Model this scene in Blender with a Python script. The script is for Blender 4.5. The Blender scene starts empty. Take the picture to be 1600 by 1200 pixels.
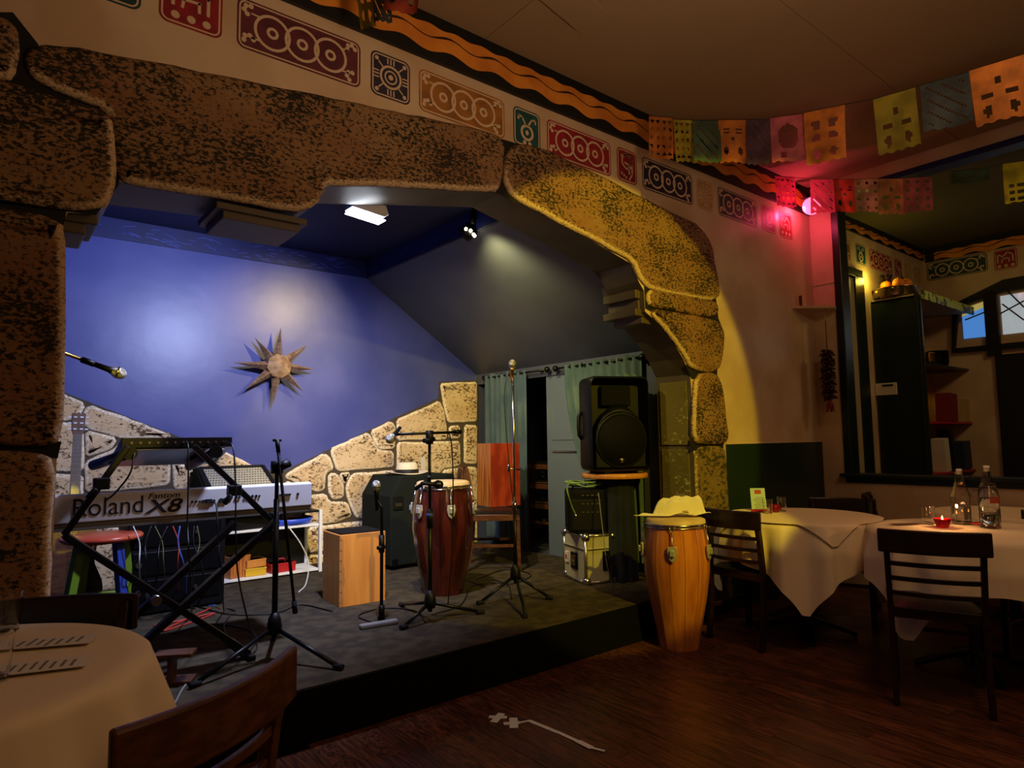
import bpy, bmesh, math, random
from math import sin, cos, pi, radians
from mathutils import Vector as V, Matrix
from mathutils.geometry import tessellate_polygon
random.seed(7)
SC = bpy.context.scene
COL = SC.collection
# ------------------------------------------------------------------ camera
YAW, PITCH, ROLL, FPX = radians(38.88), radians(4.815), radians(-0.79), 1022.3
EYE = V((0, 0, 1.27))
_f0 = V((sin(YAW), cos(YAW), 0)); _r0 = V((cos(YAW), -sin(YAW), 0)); _u0 = V((0, 0, 1))
FWD = _f0*cos(PITCH) + _u0*sin(PITCH); _u1 = -_f0*sin(PITCH) + _u0*cos(PITCH)
RGT = _r0*cos(ROLL) + _u1*sin(ROLL); UPV = -_r0*sin(ROLL) + _u1*cos(ROLL)
cam = bpy.data.cameras.new('camera'); camo = bpy.data.objects.new('camera', cam); COL.objects.link(camo)
cam.sensor_width = 36; cam.lens = 36*FPX/1600; cam.clip_start = .05
camo.matrix_world = Matrix(((RGT.x, UPV.x, -FWD.x, EYE.x), (RGT.y, UPV.y, -FWD.y, EYE.y), (RGT.z, UPV.z, -FWD.z, EYE.z), (0, 0, 0, 1)))
SC.camera = camo
# ------------------------------------------------------------------ world, lights, exposure
SC.view_settings.view_transform = 'Standard'; SC.view_settings.look = 'None'
SC.view_settings.gamma = 1; SC.view_settings.use_curve_mapping = False
SC.view_settings.exposure = 0.0
w = bpy.data.worlds.new('world'); SC.world = w; w.use_nodes = True
w.node_tree.nodes['Background'].inputs[0].default_value = (.75, .85, 1, 1)
w.node_tree.nodes['Background'].inputs[1].default_value = .25
def light(name, kind, loc, energy, color, aim=None, **k):
    l = bpy.data.lights.new(name, kind); l.energy = energy; l.color = color
    for a, b in k.items(): setattr(l, a, b)
    o = bpy.data.objects.new(name, l); COL.objects.link(o); o.location = loc
    if aim is not None: o.rotation_euler = (V(aim) - V(loc)).to_track_quat('-Z', 'Y').to_euler()
    return o
light('stage_wash', 'SPOT', (1.58, 3.21, 2.46), 330, (.56, .63, 1.0), (.75, 5.0, 1.0), spot_size=radians(140), spot_blend=.7, shadow_soft_size=.07)
light('yellow_can', 'SPOT', (2.56, 3.74, 2.74), 130, (1.0, .74, .26), (1.95, 5.55, 2.1), spot_size=radians(50), spot_blend=.8, shadow_soft_size=.03)
light('can_spill', 'SPOT', (2.62, 3.66, 2.70), 75, (1.0, .85, .32), (3.5, 3.95, 2.0), spot_size=radians(100), spot_blend=1, shadow_soft_size=.04)
light('yellow_room_spot', 'SPOT', (2.3, -.7, 3.1), 440, (1.0, .76, .02), (3.15, 2.83, 1.62), spot_size=radians(41), spot_blend=.12, shadow_soft_size=.03)
light('yellow_left_spot', 'SPOT', (.75, -.9, 2.9), 480, (1.0, .74, .04), (.41, 4.0, 1.13), spot_size=radians(5.4), spot_blend=.25, shadow_soft_size=.03)
light('right_stage_lamp', 'SPOT', (1.9, 3.3, 2.5), 170, (1.0, .80, .50), (3.2, 5.0, .9), spot_size=radians(95), spot_blend=.8, shadow_soft_size=.04)
light('warm_ceiling', 'AREA', (2.9, .1, 3.45), 24, (1.0, .60, .32), (2.9, .3, 0), shape='RECTANGLE', size=1.6, size_y=.6)
light('warm_uplight', 'SPOT', (1.5, .3, 1.9), 110, (1.0, .66, .38), (1.6, .8, 3.5), spot_size=radians(165), spot_blend=1, shadow_soft_size=.2)
light('warm_rear', 'POINT', (1.1, -.5, 2.0), 9, (1.0, .60, .30), shadow_soft_size=.2)
light('pink_bulb_light', 'POINT', (5.44, 2.74, 3.22), 5, (1.0, .06, .16), shadow_soft_size=.03)
light('next_room_lamp', 'AREA', (6.7, .6, 3.3), 9, (1.0, .66, .25), (7.2, 1.6, 0), size=.5)
# ------------------------------------------------------------------ helpers
def ray(x, y): return FWD + RGT*((x-800)/FPX) + UPV*((600-y)/FPX)
def at(x, y, **k):
    """point of the photograph on the plane X=, Y= or Z="""
    d = ray(x, y); a, v = list(k.items())[0]; i = 'XYZ'.index(a)
    return EYE + d*((v - EYE[i])/d[i])
def atd(x, y, depth): return EYE + ray(x, y)*depth
def srgb(r, g, b):
    f = lambda c: (c/255/12.92 if c <= 10 else ((c/255+.055)/1.055)**2.4)
    return (f(r), f(g), f(b), 1)
MATS = {}
def mat(name, c=(128,128,128), rough=.6, metal=0, c2=None, scale=8., stretch=(1,1,1), bump=0, bscale=60., spec=.5, emit=None, estr=0, trans=0, transl=0, coat=0, lo=.4, hi=.6, detail=4, rnd=0, alpha=1, ior=1.45):
    m = bpy.data.materials.new(name); m.use_nodes = True; MATS[name] = m
    nt = m.node_tree; N = nt.nodes; L = nt.links; b = N['Principled BSDF']
    b.inputs['Base Color'].default_value = srgb(*c); b.inputs['Roughness'].default_value = rough
    b.inputs['Metallic'].default_value = metal; b.inputs['Specular IOR Level'].default_value = spec
    b.inputs['Transmission Weight'].default_value = trans; b.inputs['Coat Weight'].default_value = coat
    b.inputs['IOR'].default_value = ior
    if emit: b.inputs['Emission Color'].default_value = srgb(*emit); b.inputs['Emission Strength'].default_value = estr
    if c2 or bump:
        tc = N.new('ShaderNodeTexCoord'); mp = N.new('ShaderNodeMapping'); L.new(tc.outputs['Object'], mp.inputs[0])
        mp.inputs['Scale'].default_value = stretch
    if c2:
        n = N.new('ShaderNodeTexNoise'); n.inputs['Scale'].default_value = scale; n.inputs['Detail'].default_value = detail
        L.new(mp.outputs[0], n.inputs['Vector'])
        if rnd:
            oi = N.new('ShaderNodeObjectInfo'); n.noise_dimensions = '4D'
            mu = N.new('ShaderNodeMath'); mu.operation = 'MULTIPLY'; mu.inputs[1].default_value = 50
            L.new(oi.outputs['Random'], mu.inputs[0]); L.new(mu.outputs[0], n.inputs['W'])
        r = N.new('ShaderNodeValToRGB'); e = r.color_ramp.elements
        e[0].position = lo; e[1].position = hi; e[0].color = srgb(*c); e[1].color = srgb(*c2)
        L.new(n.outputs[0], r.inputs[0]); out = r.outputs[0]
        if rnd:
            hv = N.new('ShaderNodeHueSaturation'); mr = N.new('ShaderNodeMapRange')
            mr.inputs[3].default_value = 1-rnd; mr.inputs[4].default_value = 1+rnd
            L.new(oi.outputs['Random'], mr.inputs[0]); L.new(mr.outputs[0], hv.inputs['Value']); L.new(out, hv.inputs['Color']); out = hv.outputs[0]
        L.new(out, b.inputs['Base Color'])
    if bump:
        n2 = N.new('ShaderNodeTexNoise'); n2.inputs['Scale'].default_value = bscale; n2.inputs['Detail'].default_value = 3
        L.new(mp.outputs[0], n2.inputs['Vector'])
        bp = N.new('ShaderNodeBump'); bp.inputs['Strength'].default_value = bump; bp.inputs['Distance'].default_value = .01
        L.new(n2.outputs[0], bp.inputs['Height']); L.new(bp.outputs[0], b.inputs['Normal'])
    if transl:
        t = N.new('ShaderNodeBsdfTranslucent'); t.inputs[0].default_value = srgb(*c); mx = N.new('ShaderNodeMixShader'); mx.inputs[0].default_value = transl
        if c2: L.new(out, t.inputs[0])
        L.new(b.outputs[0], mx.inputs[1]); L.new(t.outputs[0], mx.inputs[2]); L.new(mx.outputs[0], N['Material Output'].inputs[0])
    return m
def stone_mat(name, base, base2, dark, lightc, dscale=26, thr=(.50, .56), rim=.9):
    m = bpy.data.materials.new(name); m.use_nodes = True; nt = m.node_tree; N = nt.nodes; L = nt.links; b = N['Principled BSDF']
    b.inputs['Roughness'].default_value = .75; b.inputs['Specular IOR Level'].default_value = .25
    tc = N.new('ShaderNodeTexCoord'); mpp = N.new('ShaderNodeMapping'); mpp.inputs['Scale'].default_value = (.8,.8,1.35); L.new(tc.outputs['Object'], mpp.inputs[0])
    def noise(s, d, ro=.6):
        n = N.new('ShaderNodeTexNoise'); n.inputs['Scale'].default_value = s; n.inputs['Detail'].default_value = d; n.inputs['Roughness'].default_value = ro
        L.new(mpp.outputs[0], n.inputs['Vector']); return n.outputs[0]
    def ramp(src, a, ca, bb, cb):
        r = N.new('ShaderNodeValToRGB'); e = r.color_ramp.elements; e[0].position = a; e[1].position = bb; e[0].color = ca; e[1].color = cb
        L.new(src, r.inputs[0]); return r.outputs[0]
    def mix(f, x, y):
        k = N.new('ShaderNodeMix'); k.data_type = 'RGBA'; L.new(f, k.inputs[0]); L.new(x, k.inputs[6]); L.new(y, k.inputs[7]); return k.outputs[2]
    W, B = (1,1,1,1), (0,0,0,1)
    c0 = ramp(noise(3.0, 4), .35, srgb(*base), .65, srgb(*base2))
    blot = N.new('ShaderNodeMath'); blot.operation = 'ADD'; L.new(noise(dscale, 6, .72), blot.inputs[0])
    big = N.new('ShaderNodeMath'); big.operation = 'MULTIPLY_ADD'; L.new(noise(3.2, 3), big.inputs[0]); big.inputs[1].default_value = .36; big.inputs[2].default_value = -.18
    L.new(big.outputs[0], blot.inputs[1])
    dk = ramp(blot.outputs[0], thr[0], B, thr[1], W)
    rgb = N.new('ShaderNodeRGB'); rgb.outputs[0].default_value = srgb(*dark)
    c1 = mix(dk, c0, rgb.outputs[0])
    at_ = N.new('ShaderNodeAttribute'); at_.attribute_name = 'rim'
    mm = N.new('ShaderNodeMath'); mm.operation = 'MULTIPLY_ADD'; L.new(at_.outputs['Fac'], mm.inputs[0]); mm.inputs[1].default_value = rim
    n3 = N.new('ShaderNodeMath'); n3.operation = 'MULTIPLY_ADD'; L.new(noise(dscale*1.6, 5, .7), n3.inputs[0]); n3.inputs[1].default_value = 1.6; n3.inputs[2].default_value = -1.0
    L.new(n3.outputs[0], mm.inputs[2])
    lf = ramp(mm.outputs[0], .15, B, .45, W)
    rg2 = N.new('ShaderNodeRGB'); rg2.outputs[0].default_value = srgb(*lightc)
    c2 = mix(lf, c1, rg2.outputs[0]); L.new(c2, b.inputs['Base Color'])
    bp = N.new('ShaderNodeBump'); bp.inputs['Strength'].default_value = .25; bp.inputs['Distance'].default_value = .01
    L.new(blot.outputs[0], bp.inputs['Height']); L.new(bp.outputs[0], b.inputs['Normal'])
    MATS[name] = m
    return m
class MB:
    def __init__(s): s.v = []; s.f = []; s.m = []; s.s = []
    def add(s, vs, fs, m=0, smooth=False, M=None):
        o = len(s.v); s.v += [tuple(M @ V(p)) if M else tuple(p) for p in vs]
        for f in fs: s.f.append([i+o for i in f]); s.m.append(m); s.s.append(smooth)
        return s
    def box(s, c, d, rz=0, m=0, M=None):
        x, y, z = d[0]/2, d[1]/2, d[2]/2
        R = Matrix.Translation(V(c)) @ Matrix.Rotation(rz, 4, 'Z')
        if M: R = M @ R
        return s.add([(-x,-y,-z),(x,-y,-z),(x,y,-z),(-x,y,-z),(-x,-y,z),(x,-y,z),(x,y,z),(-x,y,z)],
                     [(3,2,1,0),(4,5,6,7),(0,1,5,4),(1,2,6,5),(2,3,7,6),(3,0,4,7)], m, False, R)
    def hexa(s, bot, top, m=0):
        return s.add(list(bot)+list(top), [(3,2,1,0),(4,5,6,7),(0,1,5,4),(1,2,6,5),(2,3,7,6),(3,0,4,7)], m)
    def beam(s, a, b, w, h, up=(0,0,1), m=0):
        a, b = V(a), V(b); d = (b-a).normalized(); x = d.cross(V(up))
        if x.length < 1e-4: x = d.cross(V((1,0,0)))
        x.normalize(); y = x.cross(d).normalized(); x *= w/2; y *= h/2
        return s.hexa([a-x-y, a+x-y, a+x+y, a-x+y], [b-x-y, b+x-y, b+x+y, b-x+y], m)
    def sweep(s, pts, w, h, up=(0,0,1), m=0):
        pts = [V(p) for p in pts]; n = len(pts); vs = []
        for i, p in enumerate(pts):
            d = (pts[min(i+1,n-1)]-pts[max(i-1,0)]).normalized(); x = d.cross(V(up)).normalized(); y = x.cross(d).normalized()
            vs += [p-x*w/2-y*h/2, p+x*w/2-y*h/2, p+x*w/2+y*h/2, p-x*w/2+y*h/2]
        fs = [(3,2,1,0), (4*n-4,4*n-3,4*n-2,4*n-1)]
        for i in range(n-1):
            for k in range(4): fs.append((4*i+k, 4*i+(k+1)%4, 4*i+4+(k+1)%4, 4*i+4+k))
        return s.add(vs, fs, m)
    def tube(s, pts, r, n=8, m=0, caps=True, smooth=True):
        pts = [V(p) for p in pts]; k = len(pts); rs = r if isinstance(r, (list, tuple)) else [r]*k
        d = (pts[1]-pts[0]).normalized(); x = d.orthogonal().normalized(); vs = []
        for i, p in enumerate(pts):
            d2 = (pts[min(i+1,k-1)]-pts[max(i-1,0)])
            d2 = d2.normalized() if d2.length > 1e-9 else d
            x = (x - d2*x.dot(d2)); x = x.normalized() if x.length > 1e-6 else d2.orthogonal().normalized(); y = d2.cross(x); d = d2
            vs += [p + (x*cos(2*pi*j/n)+y*sin(2*pi*j/n))*rs[i] for j in range(n)]
        fs = []
        for i in range(k-1):
            for j in range(n): fs.append((i*n+j, i*n+(j+1)%n, (i+1)*n+(j+1)%n, (i+1)*n+j))
        o = len(s.v); s.add(vs, fs, m, smooth)
        if caps:
            s.f += [[o+j for j in range(n)][::-1], [o+(k-1)*n+j for j in range(n)]]; s.m += [m, m]; s.s += [False, False]
        return s
    def lathe(s, prof, c=(0,0,0), n=24, m=0, M=None, smooth=True, sharp=False):
        if sharp:
            for k in range(len(prof)-1): s.lathe(prof[k:k+2], c, n, m, M, smooth)
            return s
        vs = []; fs = []; T = Matrix.Translation(V(c)); T = M @ T if M else T
        for r, z in prof: vs += [(max(r,1e-5)*cos(2*pi*j/n), max(r,1e-5)*sin(2*pi*j/n), z) for j in range(n)]
        for i in range(len(prof)-1):
            for j in range(n): fs.append((i*n+j, i*n+(j+1)%n, (i+1)*n+(j+1)%n, (i+1)*n+j))
        return s.add(vs, fs, m, smooth, T)
    def ball(s, c, r, m=0, n=12, sc=(1,1,1)):
        M = Matrix.Translation(V(c)) @ Matrix.Diagonal((*sc, 1))
        return s.lathe([(r*sin(pi*i/8), -r*cos(pi*i/8)) for i in range(9)], (0,0,0), n, m, M)
    def prism(s, poly, f, d0, d1, m=0):
        """poly of (a, b); f(a, b, d) -> point; solid between d0 and d1"""
        n = len(poly); vs = [f(a, b, d0) for a, b in poly]+[f(a, b, d1) for a, b in poly]
        tri = tessellate_polygon([[V((a, b, 0)) for a, b in poly]])
        fs = [t for t in tri]+[tuple(i+n for i in reversed(t)) for t in tri]
        fs += [(i, (i+1)%n, n+(i+1)%n, n+i) for i in range(n)]
        return s.add(vs, fs, m)
    def grid(s, fn, nu, nv, m=0, smooth=True, hole=None, wrap=False):
        vs = [fn(i/nu, j/nv) for j in range(nv+1) for i in range(nu+(0 if wrap else 1))]; c = nu+(0 if wrap else 1); fs = []
        for j in range(nv):
            for i in range(nu):
                if hole and hole(i, j): continue
                fs.append((j*c+i, j*c+(i+1)%c, (j+1)*c+(i+1)%c, (j+1)*c+i))
        return s.add(vs, fs, m, smooth)
    def build(s, name, mats, parent=None, bevel=0, world=False, fix=True, solid=0, rim=None):
        me = bpy.data.meshes.new(name); me.from_pydata(s.v, [], s.f); me.update()
        me.polygons.foreach_set('material_index', s.m); me.polygons.foreach_set('use_smooth', s.s)
        if fix:
            bm = bmesh.new(); bm.from_mesh(me); bmesh.ops.recalc_face_normals(bm, faces=bm.faces); bm.to_mesh(me); bm.free()
        for q in (mats if isinstance(mats, (list, tuple)) else [mats]): me.materials.append(MATS[q] if isinstance(q, str) else q)
        if rim is not None:
            a = me.attributes.new('rim', 'FLOAT', 'POINT'); a.data.foreach_set('value', rim)
        o = bpy.data.objects.new(name, me); COL.objects.link(o)
        if parent is not None:
            o.parent = parent
            if world: o.matrix_parent_inverse = root_matrix(parent).inverted()
        if solid: q = o.modifiers.new('t', 'SOLIDIFY'); q.thickness = solid; q.offset = 0
        if bevel: q = o.modifiers.new('b', 'BEVEL'); q.width = bevel; q.segments = 2; q.limit_method = 'ANGLE'; q.angle_limit = radians(40)
        return o
def root_matrix(o):
    M = o.matrix_basis.copy()
    if o.parent: M = root_matrix(o.parent) @ o.matrix_parent_inverse @ M
    return M
def tag(o, label=None, cat=None, group=None, kind=None):
    for k, v in (('label', label), ('category', cat), ('group', group), ('kind', kind)):
        if v: o[k] = v
    return o
def thing(name, label, cat, loc=(0,0,0), rz=0, group=None):
    o = bpy.data.objects.new(name, None); COL.objects.link(o); o.location = loc; o.rotation_euler = (0, 0, rz); o.empty_display_size = .1
    return tag(o, label, cat, group)
def kids(o): return [c for c in COL.objects if c.parent == o]
def copy_tree(o, parent=None):
    c = o.copy(); COL.objects.link(c)
    if parent: c.parent = parent; c.matrix_parent_inverse = o.matrix_parent_inverse.copy()
    for ch in kids(o): copy_tree(ch, c)
    return c
def text(body, loc, size, m, parent, ex, ey, shear=0, sx=1, bold=0, name='lettering'):
    cu = bpy.data.curves.new(name, 'FONT'); cu.body = body; cu.size = size; cu.shear = shear; cu.offset = bold; cu.extrude = .0006
    cu.materials.append(MATS[m]); o = bpy.data.objects.new(name, cu); COL.objects.link(o)
    ex, ey = V(ex).normalized(), V(ey).normalized(); ez = ex.cross(ey)
    Mx = Matrix(((ex.x*sx, ey.x, ez.x, loc[0]), (ex.y*sx, ey.y, ez.y, loc[1]), (ex.z*sx, ey.z, ez.z, loc[2]), (0,0,0,1)))
    bpy.context.view_layer.update(); me = bpy.data.meshes.new_from_object(o.evaluated_get(bpy.context.evaluated_depsgraph_get()))
    bpy.data.objects.remove(o); o = bpy.data.objects.new(name, me); COL.objects.link(o)
    o.parent = parent; o.matrix_parent_inverse = root_matrix(parent).inverted(); o.matrix_basis = Mx
    return o
def chaikin(p, n=1):
    for _ in range(n):
        q = []
        for i in range(len(p)):
            a, b = p[i], p[(i+1) % len(p)]; q += [(a[0]*.75+b[0]*.25, a[1]*.75+b[1]*.25), (a[0]*.25+b[0]*.75, a[1]*.25+b[1]*.75)]
        p = q
    return p
def bez(pts, n=10):
    """smooth curve through points (Catmull-Rom)"""
    P = [V(p) for p in pts]; P = [P[0]*2-P[1]]+P+[P[-1]*2-P[-2]]; out = []
    for i in range(1, len(P)-2):
        a, b, c, d = P[i-1:i+3]
        for k in range(n):
            t = k/n; out.append(.5*((2*b)+(c-a)*t+(2*a-5*b+4*c-d)*t*t+(3*b-a-3*c+d)*t**3))
    return out+[P[-2]]
# ------------------------------------------------------------------ materials
mat('cream_wall', (205,180,150), .35, c2=(190,160,128), scale=2.5, bump=.05, bscale=14)
mat('room_wall', (150,125,95), .7)
mat('reveal', (92,80,58), .5, c2=(78,66,46), scale=3)
mat('ceiling', (150,125,95), .85, bump=.5, bscale=240)
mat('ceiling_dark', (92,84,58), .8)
mat('joint_dark', (14,14,12), .8)
mat('grout', (74,62,46), .8)
mat('blue_wall', (66,74,140), .36, c2=(78,84,148), scale=2.2, bump=.12, bscale=9, lo=.42, hi=.6)
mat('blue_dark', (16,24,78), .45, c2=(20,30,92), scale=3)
mat('blue_ceiling', (14,20,62), .6)
mat('soffit_blue', (82,86,98), .42, c2=(74,78,92), scale=1.4)
mat('sky_stroke', (70,90,190), .5)
mat('green_wainscot', (26,44,24), .35)
mat('green_trim', (14,30,26), .35)
mat('black_trim', (12,14,12), .5)
mat('orange_band', (222,140,48), .55, c2=(200,118,40), scale=5)
mat('wave_line', (40,20,8), .6)
mat('carpet', (78,68,52), .95, c2=(60,53,42), scale=12, bump=.6, bscale=320, spec=.1)
mat('carpet_black', (12,12,12), .95, spec=.1)
mat('plank', (106,60,36), .33, c2=(52,29,19), scale=7, stretch=(1.2,2.4,1), rnd=.3, lo=.35, hi=.62, bump=.15, bscale=9, detail=8)
mat('floor_gap', (8,5,4), .9)
mat('tape', (215,212,205), .6)
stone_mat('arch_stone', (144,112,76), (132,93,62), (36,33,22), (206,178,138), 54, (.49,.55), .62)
stone_mat('olive_stone', (128,108,64), (112,90,50), (58,52,24), (184,168,104), 30, (.52,.58), .5)
stone_mat('jamb_paint', (112,98,52), (100,88,44), (176,166,112), (150,140,90), 30, (.60,.64), .1)
stone_mat('wall_stone', (226,198,154), (208,174,128), (86,64,40), (250,236,206), 46, (.525,.585), .7)
mat('black_metal', (14,14,15), .35, .4)
mat('black_plastic', (10,10,10), .5, spec=.3)
mat('black_rough', (8,8,8), .8, spec=.2, bump=.3, bscale=300)
mat('rubber', (8,8,8), .9)
mat('chrome', (205,205,205), .18, 1)
mat('lug_metal', (200,197,188), .35, .55)
mat('steel', (150,148,142), .3, 1)
mat('mesh_head', (176,172,160), .35, .8, bump=.5, bscale=900)
mat('brass', (190,150,70), .3, 1)
mat('keyboard_white', (222,222,224), .4)
mat('kbd_grey', (120,118,112), .5)
mat('fret_board', (104,94,84), .5)
mat('ink', (28,26,30), .6)
mat('dark_wood', (34,18,12), .32, c2=(24,12,8), scale=6, stretch=(2,2,8))
mat('seat_black', (16,15,14), .4)
mat('brown_wood', (92,54,28), .4, c2=(70,38,20), scale=6, stretch=(3,3,9))
mat('light_wood', (214,146,70), .4, c2=(192,120,54), scale=3.5, stretch=(6,6,.7), lo=.25, hi=.75)
mat('red_wood', (150,54,30), .35, c2=(120,38,22), scale=5, stretch=(3,3,1), coat=.3)
mat('stripe_wood', (196,124,58), .4, c2=(140,72,32), scale=5, stretch=(14,14,.5), coat=.2)
mat('conga_red', (74,26,18), .22, c2=(46,15,11), scale=5, stretch=(4,4,.6), coat=.5)
mat('conga_wood', (200,124,58), .33, c2=(176,98,44), scale=4, stretch=(6,6,.5), coat=.3, rnd=.06)
mat('drum_skin', (206,182,140), .6, c2=(188,160,116), scale=8)
mat('cloth', (226,206,172), .85, bump=.08, bscale=30, spec=.2)
mat('napkin', (232,222,202), .9, spec=.2)
mat('paper', (214,206,190), .8)
mat('menu_paper', (172,204,190), .7)
mat('photo_print', (170,70,50), .7)
mat('print_grey', (120,112,100), .8)
mat('glass', (255,255,255), .02, trans=1, ior=1.45); mat('glass_thin', (250,255,252), .02, trans=1, ior=1.14)
mat('water', (240,246,246), .02, trans=1, ior=1.33)
mat('red_glass', (220,20,24), .08, trans=.85)
mat('flame', (255,190,90), .5, emit=(255,170,70), estr=30)
mat('wax', (240,220,190), .5, emit=(255,120,50), estr=1.5)
mat('red_napkin', (190,30,36), .8)
mat('orange_peel', (226,132,20), .5)
mat('curtain', (86,104,114), .85, c2=(74,92,104), scale=4, bump=.1, bscale=80, spec=.15)
mat('curtain_green', (84,102,100), .85, c2=(72,92,90), scale=4, spec=.15)
mat('closet_panel', (98,110,122), .5)
mat('dark_cloth', (14,18,30), .9, c2=(18,26,44), scale=6)
mat('amp_carpet', (28,32,26), .95, bump=.5, bscale=260, spec=.15)
mat('case_silver', (206,200,168), .34, .35)
mat('case_edge', (196,192,178), .25, .9)
mat('green_cable', (120,150,80), .5)
mat('black_cable', (12,12,12), .5)
mat('cord_olive', (92,92,44), .6)
mat('cord_blue', (60,80,150), .5)
mat('red_cable', (170,52,36), .5)
mat('white_cable', (214,210,200), .5)
mat('tin', (178,146,112), .45, .25, c2=(140,108,80), scale=16)
mat('stool_top', (176,66,40), .3, c2=(206,110,70), scale=3)
mat('green_paint', (96,122,24), .45)
mat('blue_paint', (36,56,132), .45)
mat('yellow_paint', (214,170,40), .5)
mat('red_paint', (176,30,34), .45)
mat('shelf_white', (226,226,222), .5)
mat('blue_plastic', (46,78,200), .45)
mat('hat_straw', (226,212,180), .8)
mat('grille_cloth', (196,188,160), .8, c2=(168,158,128), scale=90)
mat('bulb_pink', (255,120,150), .3, emit=(255,90,125), estr=3.5)
mat('lamp_white', (255,255,255), .3, emit=(235,242,255), estr=28)
mat('led_warm', (255,240,200), .3, emit=(255,235,190), estr=14)
mat('book_red', (120,26,36), .6); mat('book_blue', (30,46,84), .6); mat('book_tan', (176,150,104), .7); mat('book_black', (22,20,22), .6)
mat('yellow_wall', (206,150,16), .6)
mat('shelf_print', (186,200,66), .5, c2=(44,58,66), scale=10, lo=.52, hi=.56)
mat('door_cream', (176,160,128), .5)
mat('chili', (46,14,12), .45)
mat('pot_metal', (150,130,110), .25, .9)
mat('backdrop_day', (150,170,200), .9)
mat('awning_yellow', (200,180,70), .8, emit=(214,196,110), estr=.5)
mat('outside_blue', (70,130,210), .8, emit=(80,140,215), estr=.8)
mat('outside_pale', (190,200,205), .8, emit=(190,200,205), estr=.6)
mat('branch', (70,56,40), .8)
for n, c in dict(orange=(222,136,58), red=(206,92,66), yellow=(200,190,60), green=(78,104,84), purple=(92,70,92), pink=(204,108,122), slate=(70,80,84), olive=(150,140,40), hot=(232,96,130), tan=(220,160,110), cream=(206,190,150), lemon=(220,206,60), mauve=(206,120,130)).items():
    mat('paper_'+n, c, .8, transl=.45, c2=tuple(int(k*.78) for k in c), scale=9)
INK = dict(purple=(98,38,52), navy=(42,38,58), ochre=(160,104,40), teal=(20,78,78), red=(150,32,40), tan=(196,150,96), maroon=(150,32,44), dteal=(34,62,66))
for n, c in INK.items(): mat('paint_'+n, c, .5, c2=tuple(int(k*.85) for k in c), scale=14)
mat('paint_cream', (206,178,148), .5)
# ------------------------------------------------------------------ setting
YW, YI, YB, XR, ZC, ZS = 2.835, 3.14, 5.55, 5.816, 3.52, .225
XRI = 5.94
fl = tag(MB().box((2.9,-.6,-.06), (11.6,6.9,.08), 0, 0).build('floor', 'floor_gap'), kind='structure')
um = MB().box((0,0,0), (1,1,1)).build('plank', 'plank', fl)
um.scale = (.001,.001,.001); first = True
i = 0; x = -1.4
while x < 5.75:
    y = -1.3 + random.uniform(-.9, 0)
    while y < 2.82:
        ln = random.uniform(1.1, 2.4); y1 = min(y+ln, 2.83)
        if y1 > -1.3 and y1-y > .1:
            o = um if first else um.copy()
            if not first: COL.objects.link(o); o.parent = fl
            first = False
            o.scale = (.0885, y1-y-.002, .02); o.location = (x+.045, (y+y1)/2, -.0098+random.uniform(-.0006,.0006))
        y = y1
    x += .09
# ceiling, one sheet per tile
ce = tag(MB().box((2.2,-.6,ZC+.06), (7.5,7.0,.08)).build('ceiling', 'joint_dark'), kind='structure')
tl = None
for ix in range(6):
    for iy in range(6):
        x0 = -1.55+ix*1.22; y0 = YW-iy*1.22
        x1 = min(x0+1.216, XR)
        b = MB().box(((x0+x1)/2, y0-.61, ZC+.008), (x1-x0, 1.216, .018))
        b.build('ceiling_tile', 'ceiling', ce)
hatch = MB().box((0,0,0),(.34,.2,.02)).build('access_hatch', 'ceiling', ce); hatch.location = at(897, 8, Z=ZC-.012); hatch.rotation_euler = (0,0,.2)
# stage wall with the arch opening
hole_px = [(1078,585),(1067,560),(1047,527),(1023,500),(1008,487),(1006,454),(998,440),(986,412),(900,362),(800,308),(786,300),(700,296),(560,290),(506,288),(499,304),(489,322),(467,331),(440,328),(350,308),(270,296),(186,284),(179,297),(168,322),(142,334),(106,332),(99,345)]
hole = [(at(x, y, Y=YW).x, at(x, y, Y=YW).z) for x, y in hole_px]
XJ, XL = 3.935, .205
hole = [(XJ, 0), (XJ, hole[0][1]-.1)] + hole + [(XL, 1.7), (XL, 0)]
outer = [(XR, 0), (XR, ZC), (-1.5, ZC), (-1.5, 0)]
ring = hole + outer[3:] + outer[2:3] + outer[1:2] + outer[0:1]
ws = MB(); tri = tessellate_polygon([[V((a, b, 0)) for a, b in ring]])
n = len(ring)
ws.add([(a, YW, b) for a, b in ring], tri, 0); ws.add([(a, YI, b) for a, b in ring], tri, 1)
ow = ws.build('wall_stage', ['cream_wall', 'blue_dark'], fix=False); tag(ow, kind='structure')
rv = MB(); h = [(a, b) for a, b in hole]
rv.add([(a, YW, b) for a, b in h]+[(a, YI, b) for a, b in h], [(i, i+1, len(h)+i+1, len(h)+i) for i in range(len(h)-1)], 0)
rv.build('arch_reveal', 'reveal', ow, fix=False)
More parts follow.
